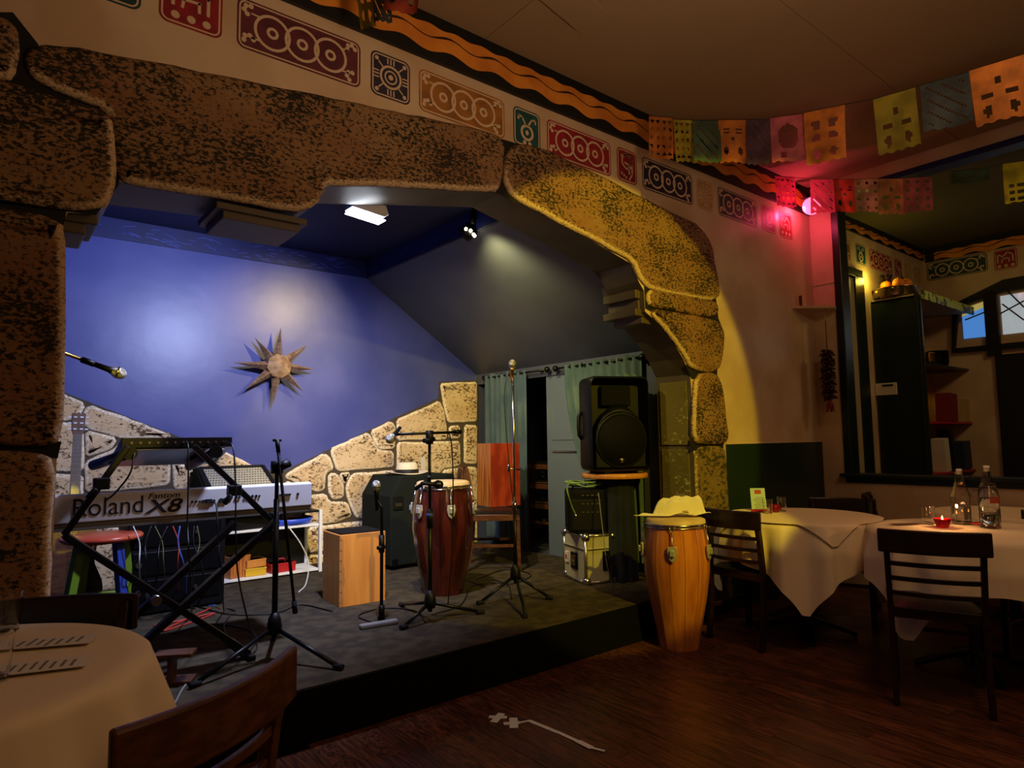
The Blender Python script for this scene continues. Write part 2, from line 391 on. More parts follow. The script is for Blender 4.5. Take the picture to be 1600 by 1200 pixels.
# reveal mouldings
a = at(1008,452,Y=YW); cz = a.z
cp = MB().box((a.x+.02, 3.02, cz-.03), (.16,.30,.06)).box((a.x+.045, 3.02, cz-.10), (.13,.28,.07)).box((a.x+.01,3.02,cz-.155),(.15,.30,.05)).box((a.x+.06,3.01,cz-.2),(.10,.26,.05))
cp.build('capital_moulding', 'reveal', ow, .006)
c2 = MB().prism([(0,0),(.12,.0),(.12,.16),(-.05,.16),(-.05,.13),(-.02,.05)], lambda p,q,d: (a.x-.02+p, d, cz+.0+q), 2.9, 3.2); c2.build('capital_moulding', 'reveal', ow, .006)
bl, br = at(335,345,Y=2.98), at(452,345,Y=2.98)
MB().box(((bl.x+br.x)/2, 2.99, 2.235), (br.x-bl.x,.28,.04)).box(((bl.x+br.x)/2, 2.99, 2.265), (br.x-bl.x+.06,.31,.03)).build('lintel_bracket', 'reveal', ow, .004)
bl = at(150,330,Y=2.9)
MB().box((bl.x-.08, 3.0, 2.15), (.17,.27,.10)).box((bl.x-.09,3.0,2.09),(.12,.24,.06)).build('capital_moulding', 'reveal', ow, .008)
# painted panels on the jamb with their own recessed frame
jz0, jz1 = 1.20, 1.70
MB().box((XJ-.004, 2.99, 1.44), (.012,.24,.46)).box((XJ-.004, 2.99, .73), (.012,.24,.9)).build('jamb_panel', 'jamb_paint', ow, .003)
# stones of the arch
def stone(poly, fn, out, m, parent, inset=.045, rimdir=None, rad=.05, name='stone'):
    """poly in photo pixels; fn(px)->(a,b) plane coordinates, fn.pt(a,b,d)->point"""
    c = [V(fn(x, y)) for x, y in poly]; p = []
    for i in range(len(c)):
        for o_ in (c[i-1], c[(i+1)%len(c)]):
            L_ = (o_-c[i]).length; p.append(c[i].lerp(o_, min(.32, rad/max(L_, 1e-6))))
    # resample so that bevel rings stay regular and the edge is a little uneven
    q = []
    for i in range(len(p)):
        a_, b_ = V(p[i]), V(p[(i+1)%len(p)]); k = max(1, int((b_-a_).length/.07))
        for j in range(k):
            t = a_.lerp(b_, j/k); q.append(t)
    area = sum(q[i].x*q[(i+1)%len(q)].y-q[(i+1)%len(q)].x*q[i].y for i in range(len(q)))
    if area < 0: q.reverse()
    n = len(q); nr = []
    for i in range(n):
        d = (q[(i+1)%n]-q[i-1]).normalized(); nr.append(V((-d.y, d.x)))
    rr = random.Random(len(poly)*7+int(abs(q[0].x)*1000))
    jit = [rr.uniform(-.004,.004) for _ in range(n)]
    def ringp(ins, dep): return [fn.pt(*(q[i]+nr[i]*(ins+jit[i])), dep) for i in range(n)]
    vs = ringp(-.007, 0)+ringp(-.007, out*.6)+ringp(.008, out)+ringp(inset, out+.001)
    rim = []
    for lev in range(4):
        for i in range(n):
            wgt = 0
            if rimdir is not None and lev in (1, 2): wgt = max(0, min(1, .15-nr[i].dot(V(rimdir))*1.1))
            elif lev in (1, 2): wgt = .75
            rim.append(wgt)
    b = MB(); fs = []
    for l in range(3):
        for i in range(n): fs.append((l*n+i, l*n+(i+1)%n, (l+1)*n+(i+1)%n, (l+1)*n+i))
    b.add(vs, fs, 0, True)
    tri = tessellate_polygon([[V((vs[3*n+i].x if fn.ax else vs[3*n+i].y, vs[3*n+i].z, 0)) for i in range(n)]])
    for t in tri: b.f.append([3*n+k for k in t]); b.m.append(0); b.s.append(True)
    return b.build(name, m, parent, rim=rim)
class PlaneY:
    ax = True
    def __init__(s, y): s.y = y
    def __call__(s, px, py): p = at(px, py, Y=s.y); return (p.x, p.z)
    def pt(s, a, b, d): return V((a, s.y-d, b))
FW = PlaneY(YW)
arch = [
 ([(-70,20),(0,32),(18,42),(25,60),(26,100),(20,122),(0,126),(-70,110)], (.5,-.85)),
 ([(-90,112),(0,130),(60,148),(130,171),(165,180),(175,198),(178,240),(177,285),(168,315),(150,328),(105,328),(0,312),(-90,298)], (.9,-.45)),
 ([(40,88),(60,76),(100,78),(250,105),(400,134),(600,175),(760,209),(781,218),(784,240),(780,285),(770,300),(700,296),(600,291),(530,289),(507,288),(499,303),(490,320),(467,331),(440,328),(350,310),(270,297),(200,287),(186,278),(181,240),(180,195),(166,172),(130,158),(60,130),(46,112)], (0,-1)),
 ([(792,236),(808,227),(850,236),(940,280),(1040,332),(1090,355),(1108,380),(1114,420),(1121,452),(1118,466),(1104,470),(1050,460),(1014,451),(1003,444),(993,428),(986,408),(930,378),(860,341),(805,312),(789,296),(784,270)], (-.55,-.83)),
 ([(1010,455),(1018,454),(1070,463),(1114,473),(1119,482),(1115,493),(1106,495),(1060,487),(1016,478),(1009,474)], (-1,0)),
 ([(1012,486),(1030,486),(1115,501),(1126,512),(1128,532),(1124,566),(1117,578),(1104,581),(1078,576),(1070,562),(1050,530),(1026,503)], (-.9,-.4)),
 ([(1084,586),(1112,583),(1121,592),(1127,620),(1131,660),(1135,682),(1130,692),(1090,694),(1080,686),(1080,640)], (-1,0)),
 ([(-90,318),(0,330),(88,346),(97,358),(98,450),(96,600),(92,680),(86,694),(50,694),(-90,680)], (1,0)),
]
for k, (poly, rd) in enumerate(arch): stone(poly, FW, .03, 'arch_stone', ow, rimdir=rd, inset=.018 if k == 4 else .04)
p1, p2 = at(1082,700,Y=YW), at(1133,700,Y=YW)
class Flat(PlaneY):
    def __call__(s, a, b): return (a, b)
FA = Flat(YW)
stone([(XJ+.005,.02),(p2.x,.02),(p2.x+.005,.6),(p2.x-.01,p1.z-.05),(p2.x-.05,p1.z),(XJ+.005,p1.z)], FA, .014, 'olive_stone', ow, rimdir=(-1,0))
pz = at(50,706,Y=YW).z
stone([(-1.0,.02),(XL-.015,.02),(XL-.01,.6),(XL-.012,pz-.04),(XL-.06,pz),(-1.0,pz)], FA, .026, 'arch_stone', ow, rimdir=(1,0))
# dark joints behind the stones
jb = MB()
for pl in ([(20,20),(60,70),(48,120),(200,190),(185,290),(150,336),(-70,310),(-60,20)], [(775,215),(812,226),(806,318),(775,300)], [(1006,446),(1118,466),(1122,498),(1128,512),(1040,500),(1008,482)], [(1070,570),(1120,574),(1120,592),(1080,592)], [(1079,684),(1131,684),(1129,704),(1079,704)], [(-70,300),(104,330),(99,352),(-70,330)], [(-70,675),(96,690),(90,716),(-70,705)]):
    jb.prism([FW(x, y) for x, y in pl], lambda p,q,d: (p, YW-d, q), .0005, .004)
jb.build('joint_paint', 'joint_dark', ow)
# dado below the pale paint, right of the arch
zd = at(1210,692,Y=YW).z
MB().box(((p2.x+XR)/2+.004, YW-.005, zd/2), (XR-p2.x-.008,.01,zd)).build('dado_panel', 'green_wainscot', ow, .002)
MB().box(((p2.x+XR)/2+.004, YW-.007, zd+.004), (XR-p2.x-.008,.014,.012)).build('dado_ledge', 'paint_cream', ow, .003)
tag(MB().box(((XJ+XR)/2, YW-.011, .035), (XR-XJ-.01,.022,.13)).build('leak_strip_stage', 'green_wainscot', None, .004), kind='structure')  # added strip that blocks light leaking under the stage wall
# cornice band: black board, orange strip, wave lines
MB().box((2.158, YW-.012, 3.395), (7.3,.024,.25)).build('cornice_board', 'black_trim', ow)
def band(par, fn, L0, L1, z0, z1, mo='orange_band'):
    N = int((L1-L0)/.025); poly = [(L0+(L1-L0)*i/N, z1+.006*sin(i*.9)) for i in range(N+1)]
    poly += [(L1-(L1-L0)*i/N, z0+.016*sin((L1-(L1-L0)*i/N)*2*pi/.3)) for i in range(N+1)]
    b = MB(); n = N+1
    for i in range(N):
        q = [poly[i], poly[i+1], poly[2*n-2-i], poly[2*n-1-i]]
        b.add([fn(a_, c_, .026) for a_, c_ in q], [(0,1,2,3)], 0)
    b.build('wave_band', mo, par)
    ln = MB(); zc = (z0+z1)/2+.012; N2 = N
    for i in range(N2):
        x0 = L0+(L1-L0)*i/N2; x1 = L0+(L1-L0)*(i+1)/N2
        g = lambda x: zc+.016*sin(x*2*pi/.3); wd = lambda x: .003+.004*max(0, sin(x*2*pi/.3+1))
        ln.add([fn(x0, g(x0)-wd(x0), .028), fn(x1, g(x1)-wd(x1), .028), fn(x1, g(x1)+wd(x1), .028), fn(x0, g(x0)+wd(x0), .028)], [(0,1,2,3)], 0)
    ln.build('wave_line', 'wave_line', par)
band(ow, lambda x, z, d: V((x, YW-d, z)), -1.45, 5.8, 3.325, 3.458)
# painted stencil blocks
def rrect(x0, x1, z0, z1, r, n=5):
    o = []
    for cx, cz_, a0 in ((x1-r,z1-r,0),(x0+r,z1-r,90),(x0+r,z0+r,180),(x1-r,z0+r,270)):
        for k in range(n+1): t = radians(a0+90*k/n); o.append((cx+r*cos(t), cz_+r*sin(t)))
    return o
def stencil(par, pt, x0, x1, z0, z1, col, kind):
    """pt(a, b, d) maps the wall plane; d is height over the paint"""
    b = MB(); H = z1-z0
    def poly(p, d, m): b.add([pt(a_, c_, d) for a_, c_ in p], [tuple(t) for t in tessellate_polygon([[V((a_, c_, 0)) for a_, c_ in p]])], m)
    def loop(p, wd, d, m):
        n = len(p); P = [V(k) for k in p]; ins = []
        for i in range(n):
            e = (P[(i+1)%n]-P[i-1]).normalized(); ins.append(P[i]+V((-e.y, e.x))*wd)
        b.add([pt(q.x, q.y, d) for q in P]+[pt(q.x, q.y, d) for q in ins], [(i,(i+1)%n,n+(i+1)%n,n+i) for i in range(n)], m)
    def ann(cx, cz_, ro, ri, d, m, sx=1, n=24):
        b.add([pt(cx+sx*r*cos(2*pi*i/n), cz_+r*sin(2*pi*i/n), d) for r in (ro, ri) for i in range(n)], [(i,(i+1)%n,n+(i+1)%n,n+i) for i in range(n)], m)
    def dot(cx, cz_, r, d, m, sx=1, n=10): poly([(cx+sx*r*cos(2*pi*i/n), cz_+r*sin(2*pi*i/n)) for i in range(n)], d, m)
    def stroke(ps, wd, d, m):
        for k in range(len(ps)-1):
            A, B = V(ps[k]), V(ps[k+1]); e = (B-A).normalized(); nn = V((-e.y, e.x))*wd/2; e = e*wd*.3
            poly([tuple(A-e+nn), tuple(B+e+nn), tuple(B+e-nn), tuple(A-e-nn)][::-1], d, m)
    poly(rrect(x0, x1, z0, z1, .035), .0008, 0); loop(rrect(x0+.008, x1-.008, z0+.008, z1-.008, .03), .007, .0014, 1)
    xc, zc = (x0+x1)/2, (z0+z1)/2; W = x1-x0
    if kind == 'long':
        R = H*.36; st = W*.235
        for k in (-1,0,1):
            ann(xc+k*st, zc, R, R-.013, .0016+.0003*k, 1); ann(xc+k*st, zc, .027, .014, .0016, 1)
        for sx in (-1,1):
            for sz in (-1,1):
                fx, fz = xc+sx*(W/2-.05), zc+sz*(H/2-.047)
                for k in range(4):
                    t = k*pi/3+(.3 if sx*sz > 0 else 1.2); dot(fx+.021*cos(t), fz+.021*sin(t), .0115, .0016, 1)
                stroke([(fx-sx*.012, fz-sz*.012), (xc+sx*(st+R*.75), zc+sz*R*.66)], .008, .0016, 1)
    elif kind == 'calendar':
        ann(xc, zc, .062, .05, .0016, 1); ann(xc, zc, .036, .028, .0016, 1); dot(xc, zc, .014, .0016, 1)
        for sx in (-1,1):
            for sz in (-1,1): dot(xc+sx*.078, zc+sz*.08, .011, .0016, 1)
        for k in range(4):
            for j in (-1,0,1):
                t = k*pi/2; q = lambda u, v: (xc+u*cos(t)-v*sin(t), zc+u*sin(t)+v*cos(t)); stroke([q(.068, j*.017), q(.094, j*.017)], .007, .0016, 1)
        for k in range(4):
            t = k*pi/2+pi/4; stroke([(xc+.062*cos(t), zc+.062*sin(t)), (xc+.095*cos(t), zc+.095*sin(t))], .007, .0016, 1)
    elif kind == 'sun':
        ann(xc, zc, .045, .035, .0016, 1); ann(xc, zc, .022, .012, .0016, 1)
        for k in range(14): t = 2*pi*k/14; stroke([(xc+.055*cos(t), zc+.055*sin(t)), (xc+.083*cos(t), zc+.088*sin(t))], .012, .0016, 1)
    elif kind == 'serpent':
        ann(xc, zc-.025, .05, .034, .0016, 1); dot(xc, zc-.025, .016, .0016, 1, .8)
        for sx in (-1,1):
            stroke([(xc+sx*.01, zc+.02), (xc+sx*.035, zc+.06), (xc+sx*.062, zc+.068), (xc+sx*.066, zc+.045)], .011, .0016, 1)
            dot(xc+sx*.02, zc-.088, .013, .0016, 1)
    elif kind == 'bird':
        ann(xc, zc+.03, .055, .043, .0016, 1); stroke([(xc-.055, zc+.06), (xc, zc+.085), (xc+.05, zc+.05), (xc+.05, zc-.05), (xc+.02, zc-.09)], .013, .0016, 1)
        stroke([(xc-.02, zc+.02), (xc+.02, zc+.01), (xc+.02, zc-.05)], .014, .0016, 1)
        for k in range(3): dot(xc-.055+.022*k, zc-.06-.01*k, .009, .0016, 1)
    elif kind == 'step':
        stroke([(xc-.07, zc-.03), (xc-.07, zc+.06), (xc-.02, zc+.03), (xc+.02, zc+.075), (xc+.065, zc+.04), (xc+.065, zc-.03)], .013, .0016, 1)
        stroke([(xc-.035, zc-.03), (xc-.03, zc+.005), (xc+.03, zc+.01), (xc+.03, zc-.03)], .012, .0016, 1)
        for k in (-1,0,1): dot(xc+k*.06, zc-.072, .017, .0016, 1)
    else:
        ann(xc, zc+.01, .05, .038, .0016, 1, .8); stroke([(xc-.04, zc-.06), (xc+.04, zc-.06)], .01, .0016, 1)
    b.build('stencil_block', ['paint_'+col, 'paint_cream'], par, fix=False)
fw = lambda a_, c_, d: V((a_, YW-d, c_))
for x0, x1, col, kd in [(-.55,.12,'ochre','long'),(.18,.415,'dteal','serpent'),(.478,.72,'maroon','step'),(.78,1.36,'purple','long'),(1.415,1.637,'navy','calendar'),(1.69,2.257,'ochre','long'),(2.322,2.53,'teal','serpent'),(2.585,3.15,'red','long'),(3.21,3.41,'maroon','bird'),(3.465,4.04,'navy','long'),(4.095,4.30,'tan','sun'),(4.365,4.925,'dteal','long'),(4.99,5.215,'red','plain'),(5.27,5.495,'red','step')]:
    stencil(ow, fw, x0, x1, 2.982, 3.212, col, kd)
# stage
st = MB().box(((XL+XJ)/2, (2.785+YI)/2, ZS/2), (XJ-XL-.004, YI-2.785, ZS)).box((1.85, (YI+YB)/2, ZS/2), (4.3, YB-YI, ZS))
so = tag(st.build('stage_floor', 'carpet_black'), kind='structure')
MB().box(((XL+XJ)/2, (2.795+YI)/2+.004, ZS+.003), (XJ-XL-.006, YI-2.79, .006)).box((1.85, (YI+YB)/2, ZS+.0031), (4.28, YB-YI, .006)).build('stage_carpet', 'carpet', so, .004)
# stage back wall, sides, ceiling
wb = tag(MB().box((1.85, YB+.06, 1.55), (4.5,.12,3.2)).build('wall_back', 'blue_wall'), kind='structure')
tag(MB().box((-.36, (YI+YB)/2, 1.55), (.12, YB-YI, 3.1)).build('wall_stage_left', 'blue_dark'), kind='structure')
cs = tag(MB().box((1.2, (YI+YB)/2, 3.0), (3.2, YB-YI, .10)).build('ceiling_stage', 'blue_ceiling'), kind='structure')
zb = at(573,435,Y=YB).z; XS = at(573,420,Y=YB).x; ZR = at(745,588,Y=YB).z
MB().box((XS/2-.15, YB-.006, (2.95+zb)/2), (XS+.3,.012,2.95-zb)).build('painted_band', 'blue_dark', wb, .002)
sw = tag(MB().hexa([(XS,YI,zb),(4.02,YI,ZR),(4.02,YB,ZR),(XS,YB,zb)], [(XS,YI,zb+.12),(4.1,YI,ZR+.12),(4.1,YB,ZR+.12),(XS,YB,zb+.12)]).box((XS+.03,(YI+YB)/2,(zb+2.96)/2),(.06,YB-YI,2.98-zb)).build('ceiling_slope', ['soffit_blue']), kind='structure')
MB().box((XS-.004,(YI+YB)/2,(zb+2.95)/2),(.01,YB-YI-.02,2.95-zb)).build('painted_band', 'blue_dark', sw)
sk = MB(); rn = random.Random(3)
for k in range(60):
    xx = rn.uniform(.35, XS-.08); zz = rn.uniform(zb+.02, 2.92); l = rn.uniform(.03,.09); s_ = rn.uniform(-.5,.3)
    sk.add([(xx,YB-.014,zz),(xx+l,YB-.014,zz+l*s_),(xx+l,YB-.014,zz+l*s_+.003),(xx,YB-.014,zz+.003)],[(0,1,2,3)])
sk.build('brush_strokes', 'sky_stroke', wb, fix=False)
sk = MB()
for k in range(50):
    yy = rn.uniform(3.6, YB-.1); zz = rn.uniform(zb+.02, 2.92); l = rn.uniform(.03,.09)
    sk.add([(XS-.011,yy,zz),(XS-.011,yy+l,zz-.4*l),(XS-.011,yy+l,zz-.4*l+.003),(XS-.011,yy,zz+.003)],[(0,1,2,3)])
sk.build('brush_strokes', 'sky_stroke', sw, fix=False)
# stones of the back wall
BW = PlaneY(YB)
bst = [
 [(60,600),(100,618),(132,632),(122,650),(108,656),(60,656)], [(139,634),(200,655),(268,682),(262,684),(190,684),(137,669),(126,654)],
 [(134,674),(182,685),(170,702),(134,714)], [(60,662),(106,662),(128,675),(130,735),(60,735)], [(176,704),(194,688),(262,688),(266,700),(263,757),(180,766),(134,768),(133,722)],
 [(271,722),(314,736),(309,764),(271,763)], [(272,688),(345,704),(394,728),(396,733),(345,740),(316,733),(272,717)],
 [(60,742),(128,742),(130,790),(60,790)], [(136,774),(262,766),(262,820),(136,825)], [(268,768),(360,770),(436,752),(440,810),(268,820)],
 [(446,741),(505,709),(513,713),(521,732),(508,739),(506,766),(491,768),(474,757),(448,748)],
 [(516,702),(545,689),(575,676),(584,694),(592,704),(613,706),(614,729),(570,732),(526,736),(519,715)],
 [(579,674),(609,659),(616,664),(615,701),(592,701),(585,690)], [(620,656),(655,641),(685,627),(691,638),(696,664),(697,686),(620,687)],
 [(687,600),(744,597),(744,658),(700,660),(693,634)], [(701,666),(717,666),(717,685),(701,685)], [(725,665),(744,665),(744,724),(725,724)],
 [(620,692),(717,690),(718,727),(691,731),(686,740),(620,740)], [(691,735),(735,730),(744,731),(744,795),(691,795)], [(530,739),(547,739),(537,757)],
 [(513,740),(526,741),(536,760),(535,778),(518,780),(512,765)], [(550,741),(614,735),(615,742),(602,756),(585,807),(555,808),(541,773),(540,758)],
 [(491,773),(507,772),(513,784),(541,785),(549,806),(520,816),(481,820),(478,780)], [(481,825),(585,812),(585,850),(481,862)],
 [(618,746),(688,746),(688,796),(594,806)], [(445,752),(474,762),(474,822),(445,822)], [(592,812),(690,802),(744,802),(744,860),(592,862)],
 [(481,868),(640,862),(640,915),(481,920)], [(646,868),(744,866),(744,905),(646,910)], [(340,830),(474,828),(474,915),(340,925)], [(60,795),(200,830),(200,930),(60,950)], [(206,832),(334,830),(334,925),(206,935)],
]
gp = MB()
gp.prism([BW(x, y) for x, y in [(50,592),(100,613),(270,679),(398,730),(440,738),(510,704),(612,655),(685,622),(686,597),(748,594),(748,915),(50,965)]], lambda p,q,d: (p, YB-d, max(q, .23)), .0005, .006)
gp.build('grout', 'grout', wb)
for k, poly in enumerate(bst):
    o = stone(poly, BW, .022, 'wall_stone', wb, inset=.035, rad=.02)
# closet wall to the right of the stage
XC = 4.0
wc = tag(MB().box((XC+.02,(YI+YB)/2,ZR-.03),(.04,YB-YI,.12)).box((XC+.02,(YI+3.35)/2,1.0),(.04,3.35-YI,1.75)).box((4.95,(YI+YB)/2,1.2),(.06,YB-YI,2.4)).box((4.48,YB+.03,1.2),(1.0,.06,2.4)).box((4.48,YI+.03,1.2),(1.0,.06,2.4)).box((4.48,(YI+YB)/2,2.2),(1.0,YB-YI,.06)).box((4.48,(YI+YB)/2,.1),(1.0,YB-YI,.2)).build('wall_closet', ['soffit_blue']), kind='structure')
for o in [wc]: o.data.materials[0] = MATS['soffit_blue']
ya, yb = at(853,700,X=XC).y, at(910,700,X=XC).y
zt, zm = ZR-.09, at(880,700,X=XC).z
dr = tag(MB().box((XC+.03,(ya+yb)/2,(zt+ZS)/2),(.03,ya-yb,zt-ZS)).build('closet_door', 'closet_panel', bevel=.004), 'flat grey-blue closet door between the two curtains', 'door')
MB().box((XC+.012,(ya+yb)/2-.02,(zt+zm)/2+.02),(.008,ya-yb-.1,zt-zm-.1)).build('door_panel', 'closet_panel', dr, .003)
MB().box((XC+.008,(ya+yb)/2-.02,zm-.03),(.014,ya-yb-.12,.015)).build('door_rail', 'steel', dr, .003)
# right wall with the wide opening and the next room
ZO, ZI = 3.42, .935
YP = 2.63
wr = MB().box(((XR+XRI)/2,(YP+YW)/2,ZC/2),(XRI-XR,YW-YP,ZC)).box(((XR+XRI)/2,(YP-3.5)/2,ZI/2-.02),(XRI-XR,YP+3.5,ZI-.04)).box(((XR+XRI)/2,(YP-3.5)/2,(ZO+ZC)/2+.01),(XRI-XR,YP+3.5,ZC-ZO+.02))
wr = tag(wr.build('wall_right', 'cream_wall'), kind='structure')
MB().box((XR+.05,(YP-3.5)/2,ZI-.012),(.24,YP+3.5+.06,.03)).box((XR-.008,(YP-3.5)/2,ZI-.05),(.02,YP+3.5,.05)).build('sill', 'green_trim', wr, .006)
MB().box((XR+.05,YP-.03,(ZI+ZO)/2),(.15,.065,ZO-ZI)).build('post_trim', 'green_trim', wr, .006)
MB().box((XR+.05,(YP-3.5)/2,ZO-.02),(.15,YP+3.5,.05)).build('header_trim', 'blue_dark', wr, .004)
MB().box((XR-.004,(YP+YW)/2,2.62),(.008,YW-YP,.012)).build('picture_rail', 'cream_wall', wr, .002)
XF = 8.5
tag(MB().box(((XRI+XF)/2,YW+.05,ZC/2),(XF-XRI,.1,ZC)).build('wall_far_left', 'cream_wall'), kind='structure')
wf = tag(MB().box((XF+.05,-.3,ZC/2),(.1,6.3,ZC)).build('wall_far', 'cream_wall'), kind='structure')
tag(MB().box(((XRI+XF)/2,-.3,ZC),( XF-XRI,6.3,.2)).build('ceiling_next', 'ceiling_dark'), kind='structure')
wfl = bpy.data.objects['wall_far_left']
pl = lambda a_, c_, d: V((a_, YW-d, c_))
MB().box(((XRI+XF)/2,YW-.012,3.385),(XF-XRI,.024,.07)).box(((XRI+XF)/2,YW-.008,3.33),(XF-XRI,.016,.09)).build('cornice_board', 'black_trim', wfl)
band(wfl, pl, XRI+.02, XF-.02, 3.30, 3.36)
for x0, x1, col, kd in [(6.02,6.62,'ochre','long'),(6.74,6.97,'teal','serpent'),(7.06,7.62,'red','long'),(7.68,7.88,'maroon','bird'),(7.95,8.15,'tan','sun'),(8.2,8.42,'tan','plain')]: stencil(wfl, pl, x0, x1, 2.985, 3.19, col, kd)
pf = lambda a_, c_, d: V((XF-d, -a_, c_))
MB().box((XF-.012,0,3.385),(.024,5.6,.07)).box((XF-.008,0,3.30),(.016,5.6,.09)).build('cornice_board', 'black_trim', wf)
band(wf, pf, -2.7, 2, 3.26, 3.35)
q = lambda x, y: at(x, y, X=XF)
stencil(wf, pf, -q(1448,420).y, -q(1543,410).y, q(1448,440).z, q(1448,412).z, 'dteal', 'long')
stencil(wf, pf, -q(1553,405).y, -q(1590,405).y, q(1553,424).z, q(1553,392).z, 'red', 'step')
# far door and transom windows
wp = lambda x, y: (-at(x, y, X=XF).y, at(x, y, X=XF).z)
d = MB()
d.prism([wp(1490,477),wp(1570,438),(-.3,2.95),(-.3,2.78),wp(1568,456),wp(1500,482),wp(1494,545),(-.3,wp(1494,545)[1]),(-.3,wp(1494,545)[1]-.08),wp(1490,552)], lambda p,r_,t: (XF-t, -p, r_), 0, .06)
a1, a2 = wp(1541,500)[0], wp(1562,500)[0]
d.box((XF-.03, -(a1+a2)/2, 2.45), (.06, a2-a1, .7))
wn = tag(d.build('window_1', 'black_trim'), kind='structure')
def pane(x0, x1, name, m):
    (s0, zt0), (s1, zt1) = wp(*x0), wp(*x1); zb_ = wp(1503,531)[1]
    MB().prism([(s0, zb_), (s1, zb_), (s1, zt1), (s0, zt0)], lambda p,r_,t: (XF-t, -p, r_), .004, .008).build(name, m, wn)
for (sa, za), (sb, zb2) in [((*wp(1503,484),), (*wp(1540,470),)), ((*wp(1563,463),), (-.4, 2.78))]:
    zbot = wp(1503,530)[1]
    MB().prism([(sa,zbot),(sb,zbot),(sb,zbot+.33),(sa,zbot+.25)], lambda p,r_,t: (XF-t, -p, r_), .002, .006).build('outside_view', 'outside_blue' if sb < -1.6 else 'outside_pale', wn)
    MB().prism([(sa,zbot+.25),(sb,zbot+.33),(sb,zb2),(sa,za)], lambda p,r_,t: (XF-t, -p, r_), .002, .006).build('outside_view', 'awning_yellow' if sb < -1.6 else 'outside_pale', wn)
    MB().prism([(sa,zbot),(sb,zbot),(sb,zb2),(sa,za)], lambda p,r_,t: (XF-t, -p, r_), .012, .016).build('pane', 'glass', wn)
bb = MB()
for p_, r_ in [((1566,475),(1600,500)),((1575,455),(1600,480)),((1563,490),(1600,470)),((1508,500),(1538,488))]:
    bb.tube([at(*p_, X=XF-.02), at(*r_, X=XF-.02)], .008, 5)
bb.build('branch_shape', 'branch', wn)
dd = wp(1556,545)
door = tag(MB().box((XF-.03,-(dd[0]+.2)/2+.0,1.05),(.06,abs(dd[0]-.2)*1.0,2.1)).build('door_1', 'black_trim', bevel=.01), kind='structure')
# rest of the dining room, behind and beside the viewer
tag(MB().box((-1.56,-.6,ZC/2),(.12,6.9,ZC)).build('wall_left', 'room_wall'), kind='structure')
tag(MB().box((3.5,-3.6,ZC/2),(10.2,.12,ZC)).build('wall_rear', 'room_wall'), kind='structure')
# ------------------------------------------------------------------ chairs
def chair_parts(t, wood='dark_wood', seat='seat_black', hi=.82):
    k = hi/.82; wd = wood
    MB().grid(lambda u, v: ((u-.5)*.41*(1-.1*(1-v)), -.20+.40*v, .445+.028*(1-(2*u-1)**6)*(1-(2*v-1)**6)), 10, 10).add([(-.185,-.2,.445),(.185,-.2,.445),(.205,.2,.445),(-.205,.2,.445)], [(0,1,2,3)]).build('seat', seat, t)
    MB().beam((-.185,-.19,.42),(.185,-.19,.42),.022,.05).beam((-.19,.185,.42),(.19,.185,.42),.022,.05).beam((-.18,-.19,.42),(-.19,.19,.42),.022,.05).beam((.18,-.19,.42),(.19,.19,.42),.022,.05).build('seat_frame', wd, t, .004)
    for sx in (-1, 1):
        MB().sweep([(sx*.185,-.235,0),(sx*.185,-.20,.25),(sx*.187,-.195,.44),(sx*.19,-.225,.66),(sx*.192,-.255,.80*k)], .026, .036, (0,1,0)).build('leg', wd, t, .004)
        MB().beam((sx*.18,.185,0),(sx*.18,.18,.42),.034,.034,(0,1,0)).build('leg', wd, t, .004)
        MB().beam((sx*.183,-.21,.2),(sx*.18,.18,.2),.016,.022).build('stretcher', wd, t)
    MB().beam((-.18,.18,.26),(.18,.18,.26),.016,.022).build('stretcher', wd, t)
    def arc(z, y0, dep, hw=.215, n=9): return [((2*i/n-1)*hw, y0-dep*(1-(2*i/n-1)**2), z) for i in range(n+1)]
    MB().sweep(arc(.765*k, -.252, .045, .225), .022, .11, (0,0,1)).build('backrest', wd, t, .007)
    for z, y in ((.655*k,-.228),(.585*k,-.219),(.515*k,-.21)):
        MB().sweep(arc(z, y, .03, .185), .014, .022).build('rung', wd, t, .003)
def make_chair(label, back, face, group=None, hi=.82, wood='dark_wood'):
    """back: floor point under the middle of the backrest; face: direction the sitter looks"""
    f = V((face[0], face[1])).normalized(); rz = math.atan2(f.y, f.x)-pi/2
    t = thing('dining_chair', label, 'chair', (back[0]+f.x*.27, back[1]+f.y*.27, 0), rz, group)
    chair_parts(t, wood, hi=hi); return t
G = 'ladder-back chairs at the tables'
make_chair('dark ladder-back chair nearest the viewer, its back turned, beside the left white table', (.375,1.345), (-.53,.85), G, wood='brown_wood')  # browner wood than its fellows, warm light put into the colour
make_chair('dark chair pushed in behind the left white table, only its top rail showing', (.20,2.50), (-.40,-.9), G, hi=.80)
make_chair('dark ladder-back chair standing between the pale conga drum and the small round table', (3.585,2.36), (1,-.04), G)
make_chair('dark chair on the far side of the small round table, under the green dado', (4.98,2.30), (-.93,-.37), G, hi=.80)
make_chair('dark chair seen edge-on below the sill, between the two right tables', (5.22,2.22), (.36,-.93), G, hi=.82)
make_chair('black ladder-back chair with its back to the viewer at the candlelit table', (3.44,1.18), (.93,.38), G)
make_chair('dark chair behind the bottles, cut by the right edge of the picture', (4.93,.98), (-1,.1), G, hi=.80)
